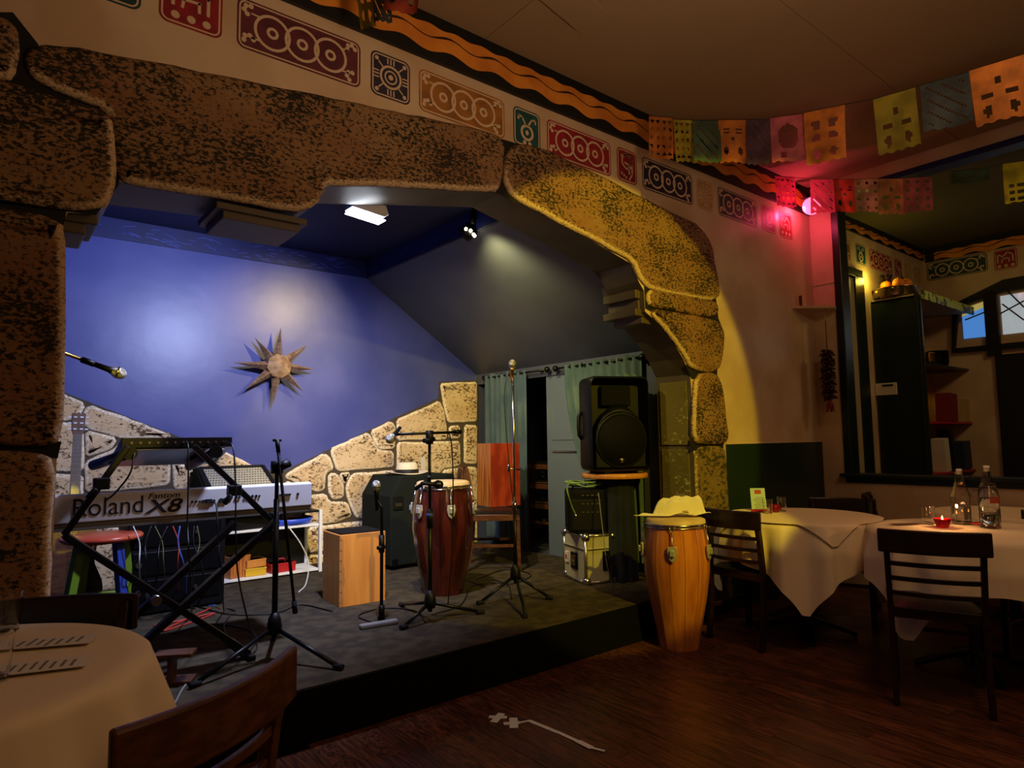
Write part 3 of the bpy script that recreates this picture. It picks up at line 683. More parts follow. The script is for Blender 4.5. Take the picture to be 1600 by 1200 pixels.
# ------------------------------------------------------------------ tables with cloths
def table(label, clabel, c, R, rot, half, top=.745, seed=1, over=None, fold=1.0, olabel=None):
    t = thing('round_table', label, 'table', (c[0], c[1], 0), 0, 'round dining tables')
    MB().lathe([(0,top-.03),(R-.01,top-.03),(R,top-.02),(R,top-.006),(0,top-.006)], n=40).build('tabletop', 'dark_wood', t)
    MB().lathe([(.0,.02),(.035,.02),(.035,top-.03),(.0,top-.03)], n=16).build('pedestal', 'black_metal', t)
    for k in range(4):
        a_ = k*pi/2+.6; MB().sweep([(.03*cos(a_),.03*sin(a_),.10),(.18*cos(a_),.18*sin(a_),.055),(.30*cos(a_),.30*sin(a_),.014)], .045, .026).build('foot', 'black_metal', t, .004)
    def drape(half, rot, z0, name, lab, amp, grp, r0=R):
        rr = random.Random(seed); ph = [rr.uniform(0, 6.28) for _ in range(4)]
        NA = 220
        def fn(u, v):
            a_ = 2*pi*u; ca, sa = abs(cos(a_-rot)), abs(sin(a_-rot)); ext = half/max(ca, sa)
            ext = min(ext, half*1.36); hang = max(ext-r0, .004)
            if v < .4: r = r0*(v/.4); z = 0; ff = 0
            else:
                s_ = (v-.4)/.6; d_ = hang*s_
                rd = .012
                if d_ < rd*1.57: r = r0+rd*sin(d_/rd); z = -rd*(1-cos(d_/rd))
                else: r = r0+rd; z = -rd-(d_-rd*1.57)
                ff = min(1, d_/.16)
                r += amp*ff*(.026*(1-abs(sin(6.5*a_+ph[0])))+.006*(1+sin(17*a_+ph[1]))+.004*(1+sin(23*a_+ph[3]))+.004*(1+sin(5*a_+ph[2]))) + .03*max(0, d_-.22)*amp + .004*ff
            return (r*cos(a_), r*sin(a_), z0+z)
        b = MB(); b.grid(fn, NA, 25, wrap=True)
        o = b.build(name, 'cloth', None); o.location = (c[0], c[1], 0)
        return tag(o, lab, 'tablecloth', grp)
    drape(half, rot, top, 'tablecloth', clabel, fold, 'white tablecloths')
    if over: drape(over[0], over[1], top+.004, 'table_topper', olabel, fold, None, r0=R+.014)
    return t
table('round table in the left corner under a white cloth, menus lying on it', 'white cloth on the left table, draped low beside the nearest chair', (-.10,2.05), .46, .35, .72, seed=4, fold=1.2)
table('small round table by the pale conga drum under a pointed white cloth', 'white cloth hanging in long points on the small table by the conga drum', (4.17,2.20), .46, 1.29, .72, seed=2, fold=1.7, over=(.44,.05), olabel='small white topper cloth with one corner over the edge of the small table')
table('candlelit round table at the right under a white cloth, bottles on it', 'white cloth on the candlelit table, hanging behind the black chair', (4.22,1.27), .48, .52, .74, seed=5, fold=1.3)
table('rearmost round table on the right, below the sill, with upturned glasses', 'white cloth on the rearmost table below the sill, mostly hidden', (5.28,1.36), .42, .3, .62, seed=6)
# ------------------------------------------------------------------ table ware
TT = .750
def tumbler(label, p, r=.034, h=.095, flip=False, grp='drinking glasses', water=0):
    t = thing('drinking_glass', label, 'glass', p, 0, grp)
    pr = [(0,0),(r*.82,0),(r,h),(r-.0025,h),(r*.82-.0025,.008),(0,.008)]
    if flip: pr = [(a_, h-b_) for a_, b_ in pr][::-1]
    MB().lathe(pr, n=32, sharp=True).build('glass_wall', 'glass', t, fix=False)
    if water: MB().lathe([(0,.0085),(r*.79,.0085),(r*.79+(r*.16)*water,h*water),(0,h*water)], n=24).build('water', 'water', t)
    return t
tumbler('clear tumbler on the left table at the edge of the picture', at(8, 985, Z=TT), .04, .11)
tumbler('second clear tumbler on the left table, nearer the viewer', at(-14, 1062, Z=TT), .04, .10)
tumbler('taller tumbler standing on the red-edged napkin of the small table', at(1222, 799, Z=TT), .034, .10)
tumbler('tumbler in front of the teal menu card on the small table', at(1200, 802, Z=TT), .034, .095)
tumbler('tumbler beside the lit red candle', at(1451, 818, Z=TT), .036, .10)
tumbler('upturned glass behind the square bottle on the rearmost table', at(1526, 788, Z=TT), .034, .10, True)
tumbler('upturned glass near the right edge on the rearmost table', at(1583, 786, Z=TT), .034, .10, True)
def napkin(label, p, sx, sy, rz, m='red_napkin'):
    o = MB().grid(lambda u, v: ((u-.5)*sx, (v-.5)*sy, .004+.006*sin(7*u+3*v)**2), 10, 8).build('folded_napkin', m, None, solid=.004)
    o.location = p; o.rotation_euler = (0, 0, rz); return tag(o, label, 'napkin', 'napkins on the tables')
napkin('red folded napkin at the left of the small table', at(1186, 799, Z=TT), .11, .09, .4)
napkin('red napkin under the taller tumbler of the small table', at(1223, 797, Z=TT)+V((0,.04,0)), .13, .05, .3)
napkin('red napkin by the left upturned glass', at(1500, 781, Z=TT), .18, .12, .3)
napkin('red napkin by the right upturned glass', at(1585, 783, Z=TT), .22, .12, .3)
napkin('cream napkin roll lying between the two bottles', at(1512, 817, Z=TT), .16, .06, -.4, 'napkin')
napkin('small red napkin beside the cream one between the bottles', at(1536, 820, Z=TT), .09, .07, -.4)
MBc = thing('votive_candle', 'lit tealight in a red glass cup on the candlelit table', 'candle', at(1473, 823, Z=TT))
MB().lathe([(0,0),(.030,0),(.044,.045),(.041,.045),(.028,.005),(0,.005)], n=20).build('cup', 'red_glass', MBc)
MB().lathe([(0,.006),(.026,.006),(.028,.026),(0,.026)], n=16).build('wax', 'wax', MBc)
MB().lathe([(0,.026),(.006,.034),(.004,.048),(0,.062)], n=10).build('flame', 'flame', MBc)
lc = light('candle_glow', 'POINT', tuple(at(1473, 823, Z=TT)+V((0,0,.085))), 1.8, (1,.5,.2), shadow_soft_size=.012)
vt = thing('votive_cup', 'small unlit red glass cup between the tumblers of the small table', 'candle', at(1211, 800, Z=TT))
MB().lathe([(0,0),(.028,0),(.036,.05),(.033,.05),(.026,.005),(0,.005)], n=18).build('cup', 'red_glass', vt)
MB().lathe([(0,.006),(.022,.006),(.022,.02),(0,.02)], n=14).build('wax', 'napkin', vt)
def bottle(label, p, square, level):
    t = thing('water_bottle', label, 'bottle', p, .5, 'water bottles')
    if square: pr = [(0,0),(.048,0),(.052,.01),(.052,.155),(.044,.18),(.024,.235),(.020,.285),(.023,.29),(.023,.30),(.017,.30)]
    else: pr = [(0,0),(.046,0),(.050,.01),(.049,.17),(.040,.225),(.022,.27),(.018,.31),(.021,.315),(.021,.325),(.015,.325)]
    n = 8 if square else 32
    ins = [(max(r-.004, 0), z) for r, z in reversed(pr) if z > .005]+[(0,.012)]
    MB().lathe(pr+ins, n=n, smooth=not square, sharp=True).build('bottle_glass', 'glass', t, fix=False)
    li = [(0,.013),(.046 if square else .044,.014),(.046 if square else .043,level),(0,level)]
    MB().lathe(li, n=n, smooth=not square).build('water', 'water', t)
    if not square:
        MB().lathe([(.0225,.245),(.0305,.245),(.0315,.25),(.0225,.275)], n=20).build('neck_label', 'book_black', t)
        b = MB(); b.grid(lambda u, v: (.0508*cos(3.0+u*1.3), .0508*sin(3.0+u*1.3), .135+v*.035), 8, 2); b.build('printed_label', 'photo_print', t)
    MB().lathe([(0,pr[-1][1]-.02),(.014,pr[-1][1]-.02),(.015,pr[-1][1]+.012),(0,pr[-1][1]+.014)], n=14).build('stopper', 'napkin', t)
bottle('square-shouldered clear bottle on the candlelit table, left of the pair', at(1504, 818, Z=TT), True, .10)
bottle('round clear bottle with a dark neck band, half full, right of the pair', at(1548, 824, Z=TT), False, .16)
def card(name, label, p, sx, sy, rz, m, cat='menu', stand=0, photo=False, grp=None):
    t = thing(name, label, cat, p, rz, grp)
    Mt = Matrix.Rotation(stand, 4, 'X')
    MB().box((0, sy/2, .001), (sx, sy, .0015), M=Mt).build('sheet', m, t)
    b = MB()
    for k in range(7): b.box((random.uniform(-.01,.01), sy*(.12+.075*k), .0022), (sx*random.uniform(.5,.75), sy*.025, .0006), M=Mt)
    b.build('printed_lines', 'print_grey', t)
    MB().box((0, sy*.83, .0022), (sx*.45 if photo else sx*.7, sy*.18, .0006), M=Mt).build('printed_picture', 'photo_print' if photo else 'print_grey', t)
    return t
card('menu_card', 'teal menu card propped upright behind the tumblers of the small table', at(1191, 799, Z=TT)+V((.03,.04,0)), .10, .155, -.75, 'menu_paper', stand=radians(80), photo=True)
card('menu_sheet', 'printed white menu lying on the left table, farther one', at(148, 998, Z=TT+.002), .085, .30, 1.15, 'paper', grp='menus on the left table')
card('menu_sheet', 'printed white menu lying on the left table, nearer one', at(140, 1032, Z=TT+.002), .09, .27, 1.27, 'paper', grp='menus on the left table')
card('menu_sheet', 'narrow brown paper slip lying on the candlelit table', at(1435, 818, Z=TT+.001), .06, .16, 1.0, 'brown_wood')
# ------------------------------------------------------------------ pale conga in front, with napkin
def conga(name, label, c, prof, wood, n_lug, th0, staves, m_hoop='chrome'):
    t = thing(name, label, 'drum', c, 0, 'conga drums')
    H = prof[-1][1]; R = prof[-1][0]
    seg = 2*pi/staves
    for k in range(staves):
        b = MB(); a0 = k*seg; g = .006
        b.grid(lambda u, v: ((lambda r, z, a_: (r*cos(a_), r*sin(a_), z))(*(lambda s_: (prof[int(s_)][0]+(prof[min(int(s_)+1,len(prof)-1)][0]-prof[int(s_)][0])*(s_-int(s_)), prof[int(s_)][1]+(prof[min(int(s_)+1,len(prof)-1)][1]-prof[int(s_)][1])*(s_-int(s_))))(min(v*(len(prof)-1), len(prof)-1.0001)), a0+g+u*(seg-2*g))), 3, (len(prof)-1)*2)
        b.build('stave', wood, t)
    MB().lathe([(max(r-.012,.02), z) for r, z in prof], n=36).build('shell_lining', 'joint_dark', t)
    MB().lathe([(0,H+.012),(R-.01,H+.012),(R+.006,H+.004),(R+.008,H-.03)], n=40).build('drumhead', 'drum_skin', t)
    ring = [((R+.013)*cos(2*pi*j/40), (R+.013)*sin(2*pi*j/40), H-.018) for j in range(41)]
    MB().tube(ring, .006, 6).build('hoop', m_hoop, t)
    ring = [((R+.011)*cos(2*pi*j/40), (R+.011)*sin(2*pi*j/40), H-.036) for j in range(41)]
    MB().tube(ring, .0035, 5).build('hoop', m_hoop, t)
    for k in range(n_lug):
        a_ = th0+2*pi*k/n_lug; Mx = Matrix.Rotation(a_, 4, 'Z')
        zl = H-.17
        rl = [r for r, z in prof if z <= zl][-1]+.004
        b = MB(); b.tube([(R+.016,.016,H-.02),(R+.020,.012,H-.035),(R+.022,0,H-.055),(R+.020,-.012,H-.035),(R+.016,-.016,H-.02)], .0035, 6, M_=None) if False else None
        b = MB(); b.add(MB().tube([(R+.016,.018,H-.016),(R+.022,.012,H-.035),(R+.024,0,H-.055),(R+.022,-.012,H-.035),(R+.016,-.018,H-.016)], .0034, 6).v, [], 0)
        q1 = MB().tube([(R+.016,.018,H-.016),(R+.022,.012,H-.035),(R+.024,0,H-.055),(R+.022,-.012,H-.035),(R+.016,-.018,H-.016)], .0034, 6).tube([(R+.024,0,H-.055),(rl+.016,0,zl-.03)], .004, 6)
        MB().add(q1.v, q1.f, 0, True, Mx).build('tension_rod', m_hoop, t)
        q2 = MB().prism([(-.026,.034),(.026,.034),(.030,.0),(.020,-.04),(0,-.058),(-.020,-.04),(-.030,0)], lambda p, q_, d: (rl+d, p, zl+q_), 0, .012).box((rl+.018,0,zl-.002),(.018,.026,.036))
        MB().add(q2.v, q2.f, 0, False, Mx).build('lug_plate', 'lug_metal', t, .003)
    return t
conga('conga_drum', 'pale wooden conga drum standing on the floor before the stage, cloth on its head', (3.36,2.575,0), [(.118,0),(.128,.06),(.150,.18),(.178,.32),(.196,.45),(.199,.53),(.193,.62),(.182,.70),(.174,.76)], 'conga_wood', 5, radians(217-90+72*1.17), 14)
cn = V((3.36,2.575,.775))
def crumple(u, v):
    x_, y_ = (u-.5)*.285-.018, (v-.5)*.19
    sm = lambda t: 0 if t < 0 else (1 if t > 1 else t*t*(3-2*t))
    tri = lambda t: abs((t % 2)-1)
    h_ = .118*sm((x_+.105-.3*y_)/.045)*sm((.124-x_)/.018)*(1-sm((abs(y_)-.05)/.04))*(.62+.38*sm((x_+.12)/.14)-.22*tri(15*x_+22*y_+.7)+.10*tri(34*y_-25*x_))
    h_ = max(h_, .008+.018*tri(12*x_-7*y_)*sm((x_+.14)/.05))
    return (cn.x+x_*.777-y_*(-.63)*-1, cn.y-x_*.63+y_*.777, cn.z+.002+h_)
tag(MB().grid(crumple, 34, 26).build('cloth_napkin', 'napkin', None, solid=.004), 'crumpled white cloth napkin lying on the head of the pale conga drum', 'napkin')
# tape on the floor
def tape(label, strips):
    b = MB()
    for k_, (A, B, wd) in enumerate(strips):
        A, B = V((*A, .0012+.0009*k_)), V((*B, .0012+.0009*k_)); e = (B-A).normalized(); nn = V((-e.y, e.x, 0))*wd/2
        b.hexa([A-nn, B-nn, B+nn, A+nn], [p+V((0,0,.0008)) for p in (A-nn, B-nn, B+nn, A+nn)])
    return tag(b.build('floor_tape', 'tape'), label, 'tape', 'white tape marks on the floor')
fp = lambda x, y: tuple(at(x, y, Z=.001)[:2])
tape('white tape cross on the floor, the one nearer the stage', [(fp(764,1120), fp(792,1121), .028), (fp(771,1129), fp(784,1115), .035)])
tape('white tape cross joined to the long worn strip on the floor', [(fp(787,1131), fp(812,1129), .028), (fp(803,1138), fp(802,1122), .038)])
tape('long worn strip of white tape running away from the cross', [(fp(812,1129), fp(828,1126), .014), (fp(826,1126), fp(872,1145), .022), (fp(870,1144), fp(905,1160), .020), (fp(903,1159), fp(925,1170), .028), (fp(925,1170), fp(945,1175), .014)])
# ------------------------------------------------------------------ stage: keyboard on two-tier stand
ky, kx0, kx1 = 3.45, -.02, 1.388
kt = thing('stage_keyboard', 'long white stage keyboard seen from behind, on the black X stand', 'keyboard', (kx0, ky, .93))
W_ = kx1-kx0
MB().prism([(0,.0),(.36,-.01),(.36,.055),(.16,.085),(.035,.125),(0,.12)], lambda p, q_, d: (d, p, q_), 0, W_).build('case', 'keyboard_white', kt, .006)
MB().box((W_/2,.17,-.018),(W_-.01,.33,.03)).build('base_plate', 'kbd_grey', kt, .004)
for xx in (.006, W_-.006): MB().prism([(.003,-.02),(.357,-.02),(.357,.05),(.16,.08),(.035,.118),(.003,.115)], lambda p, q_, d: (xx+d, p, q_), -.008, .008).build('end_cheek', 'kbd_grey', kt, .003)
kb = MB(); kk = MB()
for k in range(52): kb.box((.07+k*.0243,.27,.072),(.0232,.15,.014))
for k in range(51):
    if k % 7 not in (1, 4): kk.box((.07+k*.0243+.012,.235,.084),(.012,.09,.014))
tag(kb.build('white_keys', 'keyboard_white', kt), kind='stuff'); tag(kk.build('black_keys', 'black_plastic', kt), kind='stuff')
sxk = lambda px: at(px, 790, Y=ky).x
szk = lambda px, py: at(px, py, Y=ky).z
yk = ky-.0012
text('Roland', (sxk(111), yk, szk(111,808)), .112, 'ink', kt, (1,0,.0), (0,0,1), sx=.90)
text('X8', (sxk(228), yk, szk(228,802)), .086, 'ink', kt, (1,0,0), (0,0,1), shear=.25, sx=1.38, bold=.0016)
text('Fantom', (sxk(230), yk, szk(230,779.5)), .036, 'ink', kt, (1,0,0), (0,0,1), shear=.25, sx=1.25, bold=.0004)
for px, w_, h_ in [(300,.012,.012),(306,.012,.012),(312,.008,.01),(319,.022,.014),(326,.03,.018),(334,.014,.014),(345,.007,.022),(351,.007,.022),(361,.012,.014),(369,.012,.014),(374,.008,.012),(383,.013,.014),(388,.013,.014),(394,.013,.014),(400,.013,.014),(405,.006,.01),(445,.06,.008),(465,.01,.014)]:
    yy = 785 if px < 360 else 781
    MB().tube([(sxk(px), ky-.004, szk(px, yy-.05*(px-300)-1)), (sxk(px), ky+.004, szk(px, yy-.05*(px-300)-1))], max(w_, h_)/2, 10).build('socket', 'ink', kt, world=True) if w_ < .02 else MB().box((sxk(px), ky-.002, szk(px, yy-.05*(px-300)-1)), (w_,.008,h_)).build('socket', 'ink', kt, world=True)
ys = 3.36
sd = thing('keyboard_stand', 'black two-tier X-shaped keyboard stand carrying the white keyboard', 'stand', (.7, ys, ZS+.006))
def sp(x, y, yy=ys): return at(x, y, Y=yy)
zf = ZS+.03
Afoot = sp(387,1044); A0 = sp(100,836); B0 = sp(428,812); B1 = sp(372,818)
for p0, p1_, y_ in [(A0, V((Afoot.x,ys,zf)), 0), (B0, None, -.045), (B1, None, .045)]:
    if p1_ is None:
        e = sp(238,985) if y_ < 0 else sp(215,965); d_ = (e-p0); p1_ = p0+d_*((zf-p0.z)/d_.z)
    o_ = V((0, y_, 0)); MB().beam(p0+o_, p1_+o_, .03, .062 if y_ == 0 else .046, (0,1,0)).build('cross_bar', 'black_metal', sd, .004, world=True)
ft = [Afoot.x, (sp(238,985)+(sp(238,985)-B0)*((zf-sp(238,985).z)/(sp(238,985)-B0).z)).x]
for fx in ft: MB().beam((fx, ys-.07, ZS+.02), (fx, ys+.30, ZS+.02), .035, .028).build('foot_bar', 'black_metal', sd, .006, world=True)
mid = sp(240, 935); MB().tube([(mid.x, ys-.07, mid.z), (mid.x, ys+.07, mid.z)], .022, 14).build('pivot_bolt', 'steel', sd, world=True)
for p0, p1_ in [((100,836),(200,697)), ((422,812),(303,697))]:
    MB().beam(sp(*p0, ys-.035), sp(*p1_, ys-.035), .026, .030, (0,1,0)).build('tier_arm', 'black_metal', sd, .004, world=True)
    q_ = sp(p0[0]*.42+p1_[0]*.58, p0[1]*.42+p1_[1]*.58, ys-.05) if p0[0] < 200 else sp(365, 766, ys-.05)
    MB().box((q_.x,q_.y-.01,q_.z),(.06,.05,.05)).tube([(q_.x-.02,q_.y-.03,q_.z-.02),(q_.x-.05,q_.y-.03,q_.z-.06)], .014, 8).build('clamp', 'black_plastic', sd, .006, world=True)
for px0, px1_ in [((203,708),(146,727)), ((337,706),(296,728))]:
    a_, b_ = sp(*px0, ys-.03), at(*px1_, Y=ys+.28)
    MB().tube([a_, b_], .024, 12).tube([a_+V((0,-.012,0)), a_+V((0,.004,0))], .030, 12).build('support_arm', 'black_metal', sd, world=True)
    MB().tube([(kx0+.02 if px0[0] < 250 else 1.2, 0, 0), (0,0,0)], .01, 4) if False else None
for bx in (.14, 1.17): MB().tube([(bx, ys-.05, .902-.0), (bx, ys+.42, .892)], .0125, 10).build('lower_support', 'black_metal', sd, world=True)
ua, ub = at(190,684,Y=3.40), at(363,684,Y=3.40)
um_ = thing('synth_module', 'thin black synthesizer tilted on the upper tier of the stand', 'synthesizer', (ua.x, 3.40, ua.z))
Wm = ub.x-ua.x
MB().prism([(0,0),(0,-.048),(.30,-.135),(.30,-.095)], lambda p, q_, d: (d, p, q_), 0, Wm).build('case', 'black_metal', um_, .003)
MB().prism([(.012,-.0535),(.29,-.134),(.29,-.136),(.012,-.0555)], lambda p, q_, d: (d, p, q_), .03, Wm-.03).build('bottom_panel', 'steel', um_)
b = MB()
for k in range(12): b.tube([(.04+k*.036, -.003, -.024), (.04+k*.036, .002, -.024)], .006, 8)
b.build('rear_sockets', 'chrome', um_)
b = MB()
for k in range(8):
    yy_ = .06+.05*(k % 3); zz_ = -yy_*.317
    b.tube([(.05+k*.052, yy_, zz_), (.05+k*.052, yy_+.004, zz_+.014)], .009, 8)
b.build('knobs', 'black_plastic', um_)
# ------------------------------------------------------------------ microphones and stands
def mic(parent, p, d, L=.16, band=None, body='black_plastic', head='mesh_head'):
    p, d = V(p), V(d).normalized()
    MB().tube([p-d*L, p-d*L*.3, p-d*.02], [.010,.013,.017], 12).build('microphone_body', body, parent, world=True)
    h_ = MB(); T_ = d.to_track_quat('Z', 'Y').to_matrix().to_4x4(); T_ = Matrix.Translation(p) @ T_
    hb = MB().lathe([(.016,-.022),(.023,-.008),(.0255,.008),(.022,.024),(.012,.034),(0,.037)], n=16)
    h_.add(hb.v, hb.f, 0, True, T_).build('microphone_grille', head, parent, world=True)
    r_ = MB().lathe([(.0255,-.004),(.027,0),(.0255,.004)], n=16); MB().add(r_.v, r_.f, 0, True, T_).build('grille_ring', 'steel', parent, world=True)
def tripod(parent, c, ends, zt=.16, m='black_metal', r=.010):
    c = V(c)
    MB().lathe([(0,zt-.05),(.03,zt-.05),(.036,zt-.02),(.03,zt+.02),(.016,zt+.05),(0,zt+.05)], (c.x,c.y,c.z), 14).build('hub', 'black_plastic', parent, world=True)
    for e in ends:
        e = V((e[0], e[1], c.z+.014))
        MB().tube([c+V((0,0,zt-.02)), e], r, 8).build('leg', m, parent, world=True)
        d_ = (e-c).normalized(); MB().tube([e-d_*.03+V((0,0,.004)), e+d_*.02], .0135, 8).build('foot_cap', 'rubber', parent, world=True)
ZF = ZS+.006
gS = 'microphone stands on the stage'
# straight chrome stand in the middle
c = at(806, 935, Z=ZF); e = [at(826,975,Z=ZF), at(873,938,Z=ZF), at(735,948,Z=ZF)]
t = thing('microphone_stand', 'tall straight chrome microphone stand with a mic on top, centre right of the stage', 'stand', c, 0, gS)
top = V((c.x, c.y, at(800,590,Y=c.y).z))
e = [(c.x+(v.x-c.x)*.8, c.y+(v.y-c.y)*.8) for v in e]
tripod(t, c, e, .17)
zmid = at(803, 790, Y=c.y).z
MB().tube([c+V((0,0,.1)), (c.x,c.y,zmid)], .0115, 10).build('lower_tube', 'black_metal', t, world=True)
MB().tube([(c.x,c.y,zmid-.02), top], .008, 10).build('upper_tube', 'chrome', t, world=True)
MB().tube([(c.x,c.y,zmid-.03), (c.x,c.y,zmid+.03)], .016, 10).build('clutch', 'chrome', t, world=True)
zc_ = at(800,732,Y=c.y).z; MB().tube([(c.x-.05,c.y,zc_),(c.x+.05,c.y,zc_-.01)], .006, 8).tube([(c.x-.045,c.y,zc_-.02),(c.x-.045,c.y,zc_+.03)], .009, 8).build('thumb_clamp', 'chrome', t, world=True)
mic(t, top+V((-.01,-.01,.085)), (-.15,-.25,1), .12, body='brass')
# boom stand at the dark conga
c = at(672, 972, Z=ZF)
t = thing('microphone_stand', 'black boom stand with two mics aimed at the dark red conga', 'stand', c, 0, gS)
e = [at(630,984,Z=ZF), at(752,960,Z=ZF), (c.x+.05, c.y+.42)]
tripod(t, c, e, .13)
ztop = at(670, 678, Y=c.y).z
MB().tube([c+V((0,0,.06)), (c.x,c.y,at(670,800,Y=c.y).z)], .013, 10).build('lower_tube', 'black_metal', t, world=True)
MB().tube([(c.x,c.y,at(670,810,Y=c.y).z), (c.x,c.y,ztop)], .009, 10).build('upper_tube', 'black_metal', t, world=True)
MB().tube([(c.x,c.y,at(670,825,Y=c.y).z),(c.x,c.y,at(670,795,Y=c.y).z)], .018, 10).build('clutch', 'black_plastic', t, world=True)
MB().tube([(c.x,c.y,at(670,808,Y=c.y).z),(c.x,c.y,at(670,802,Y=c.y).z)], .0185, 10).build('tape_ring', 'blue_plastic', t, world=True)
MB().tube([(c.x,c.y,ztop-.06),(c.x,c.y,ztop+.02)], .022, 10).tube([(c.x-.05,c.y-.02,ztop-.04),(c.x+.03,c.y,ztop-.03)], .014, 8).build('boom_clamp', 'black_plastic', t, world=True)
bA, bB = at(612,679,Y=c.y), at(720,675,Y=c.y)
MB().tube([bA, bB], .008, 8).tube([bB-V((.05,0,0)), bB], .013, 8).build('boom_arm', 'black_metal', t, world=True)
mic(t, bA+V((-.015,-.02,-.02)), (-.75,-.3,-.6), .10)
m2 = at(684,757,Y=c.y-.02); MB().tube([(c.x,c.y,m2.z+.03), m2+V((-.06,0,.05))], .008, 8).build('mic_clip', 'black_plastic', t, world=True)
mic(t, m2, (.9,.1,-.1), .12, head='black_metal')
m3 = at(648,765,Y=c.y+.02); MB().tube([(c.x,c.y,m3.z+.06), m3], .012, 8).build('mic_clip', 'black_plastic', t, world=True)
# short stand in front of the cajon
c = at(596, 970, Z=ZF)
t = thing('microphone_stand', 'short black microphone stand with a T-shaped foot before the pale box drum', 'stand', c, 0, gS)
l_, r_ = at(562,984,Z=ZF), at(621,974,Z=ZF)
MB().beam((l_.x,l_.y,ZF+.014), (r_.x,r_.y,ZF+.014), .042, .026).build('foot_bar', 'kbd_grey', t, .008, world=True)
MB().beam((c.x,c.y,ZF+.014), (c.x+.08,c.y+.17,ZF+.014), .042, .026).build('foot_bar', 'black_metal', t, .008, world=True)
MB().tube([c+V((0,0,.02)), (c.x,c.y,at(592,795,Y=c.y).z), at(590,782,Y=c.y)], .010, 10).tube([c+V((0,0,.02)), c+V((0,0,.09))], .018, 10).build('tube', 'black_metal', t, world=True)
zz = at(593,850,Y=c.y).z; MB().tube([(c.x,c.y,zz-.05),(c.x,c.y,zz+.05)], .017, 10).tube([(c.x-.03,c.y-.01,zz-.02),(c.x+.02,c.y,zz-.02)], .012, 8).build('clutch', 'black_plastic', t, world=True)
mt = at(588,760,Y=c.y); mic(t, mt, (-.08,-.1,1), .14)
# stand with folded boom, left of the box drum
c = at(428, 1030, Z=ZF)
t = thing('microphone_stand', 'black tripod stand with an empty folded boom, nearest the stage edge', 'stand', c, 0, gS)
e = [at(303,1075,Z=ZF), at(530,1047,Z=ZF), (c.x+.1, c.y+.3)]
tripod(t, c, e, .17, r=.011)
zt_ = at(428,730,Y=c.y).z
MB().tube([c+V((0,0,.1)), (c.x,c.y,at(428,780,Y=c.y).z)], .014, 10).build('lower_tube', 'black_metal', t, world=True)
MB().tube([(c.x,c.y,at(428,785,Y=c.y).z), (c.x,c.y,zt_)], .010, 10).build('upper_tube', 'black_metal', t, world=True)
MB().tube([(c.x,c.y,zt_-.03),(c.x,c.y,zt_+.03)], .03, 12).tube([(c.x,c.y-.03,zt_),(c.x+.05,c.y-.03,zt_+.02)], .022, 10).build('boom_clamp', 'black_plastic', t, world=True)
bt, bm_ = at(433,688,Y=c.y-.04), at(461,955,Y=c.y-.04)
MB().tube([bt, bm_], .008, 8).build('boom_arm', 'black_metal', t, world=True)
d_ = (bm_-bt).normalized(); MB().tube([bm_-d_*.05, bm_+d_*.01], .013, 8).build('counterweight', 'rubber', t, world=True)
MB().tube([bt, bt+d_*.06], .011, 8).tube([bt-V((.02,0,0)), bt+V((.02,0,0))], .007, 6).build('mic_thread', 'black_plastic', t, world=True)
# boom microphone reaching out from behind the left pillar
my = 3.25; m0 = at(183,582,Y=my); m1 = at(98,551,Y=my)
c = V((.02, my, ZF))
t = thing('microphone_stand', 'boom stand behind the left pillar with only its arm and mic in view', 'stand', c, 0, gS)
e = [(c.x-.25,c.y+.1),(c.x+.02,c.y+.3),(c.x+.2,c.y-.02)]
tripod(t, c, e, .17)
d_ = (m0-m1).normalized(); pb = m1-d_*((m1.x-c.x)/d_.x)
MB().tube([c+V((0,0,.1)), (c.x,c.y,pb.z)], .011, 10).build('tube', 'black_metal', t, world=True)
MB().tube([pb-d_*.15, m0-d_*.12], .007, 8).build('boom_arm', 'brass', t, world=True)
MB().tube([m0-d_*.14, m0-d_*.09], .013, 8).build('mic_clip', 'black_plastic', t, world=True)
mic(t, m0, d_, .11)
# ------------------------------------------------------------------ drums and seats on the stage
t = conga('conga_drum', 'dark red conga drum on the stage behind the boom stand', (2.50,3.88,ZF), [(.135,0),(.150,.08),(.178,.20),(.200,.34),(.212,.44),(.210,.53),(.198,.62),(.184,.70),(.176,.745)], 'conga_red', 6, .2, 14)
# pale cajon
def cajon(name, label, grp, c, w_, d_, h_, rz, mf, ms, hole):
    t = thing(name, label, 'drum', c, rz, grp)
    MB().box((0,-d_/2+.006,h_/2),(w_,.012,h_)).build('front_plate', mf, t, .002)
    MB().box((-w_/2+.006,.006,h_/2),(.012,d_-.012,h_-.001)).build('side_panel', ms, t, .002)
    MB().box((w_/2-.006,.006,h_/2),(.012,d_-.012,h_-.001)).build('side_panel', ms, t, .002)
    MB().box((0,.006,h_-.007),(w_-.024,d_-.014,.012)).box((0,.006,.014),(w_-.024,d_-.014,.012)).box((0,d_/2-.008,h_/2),(w_-.024,.01,h_-.03)).build('back_and_ends', ms, t)
    b = MB()
    for k in range(7):
        for sx in (-1,1): b.tube([(sx*(w_/2-.008),-d_/2-.0012,.03+k*(h_-.06)/6),(sx*(w_/2-.008),-d_/2+.001,.03+k*(h_-.06)/6)], .0035, 6)
    b.build('screws', 'steel', t)
    return t
c0 = at(530,950,Z=ZF); cl = at(487,937,Z=ZF); cr = at(602,938,Z=ZF)
ex = (cr-c0).normalized(); rz = math.atan2(ex.y, ex.x); wd = (cr-c0).length; dp = .30
ey = V((-ex.y, ex.x, 0)); hh = at(530,837,Y=c0.y).z-ZF
cen = c0+ex*wd/2+ey*dp/2
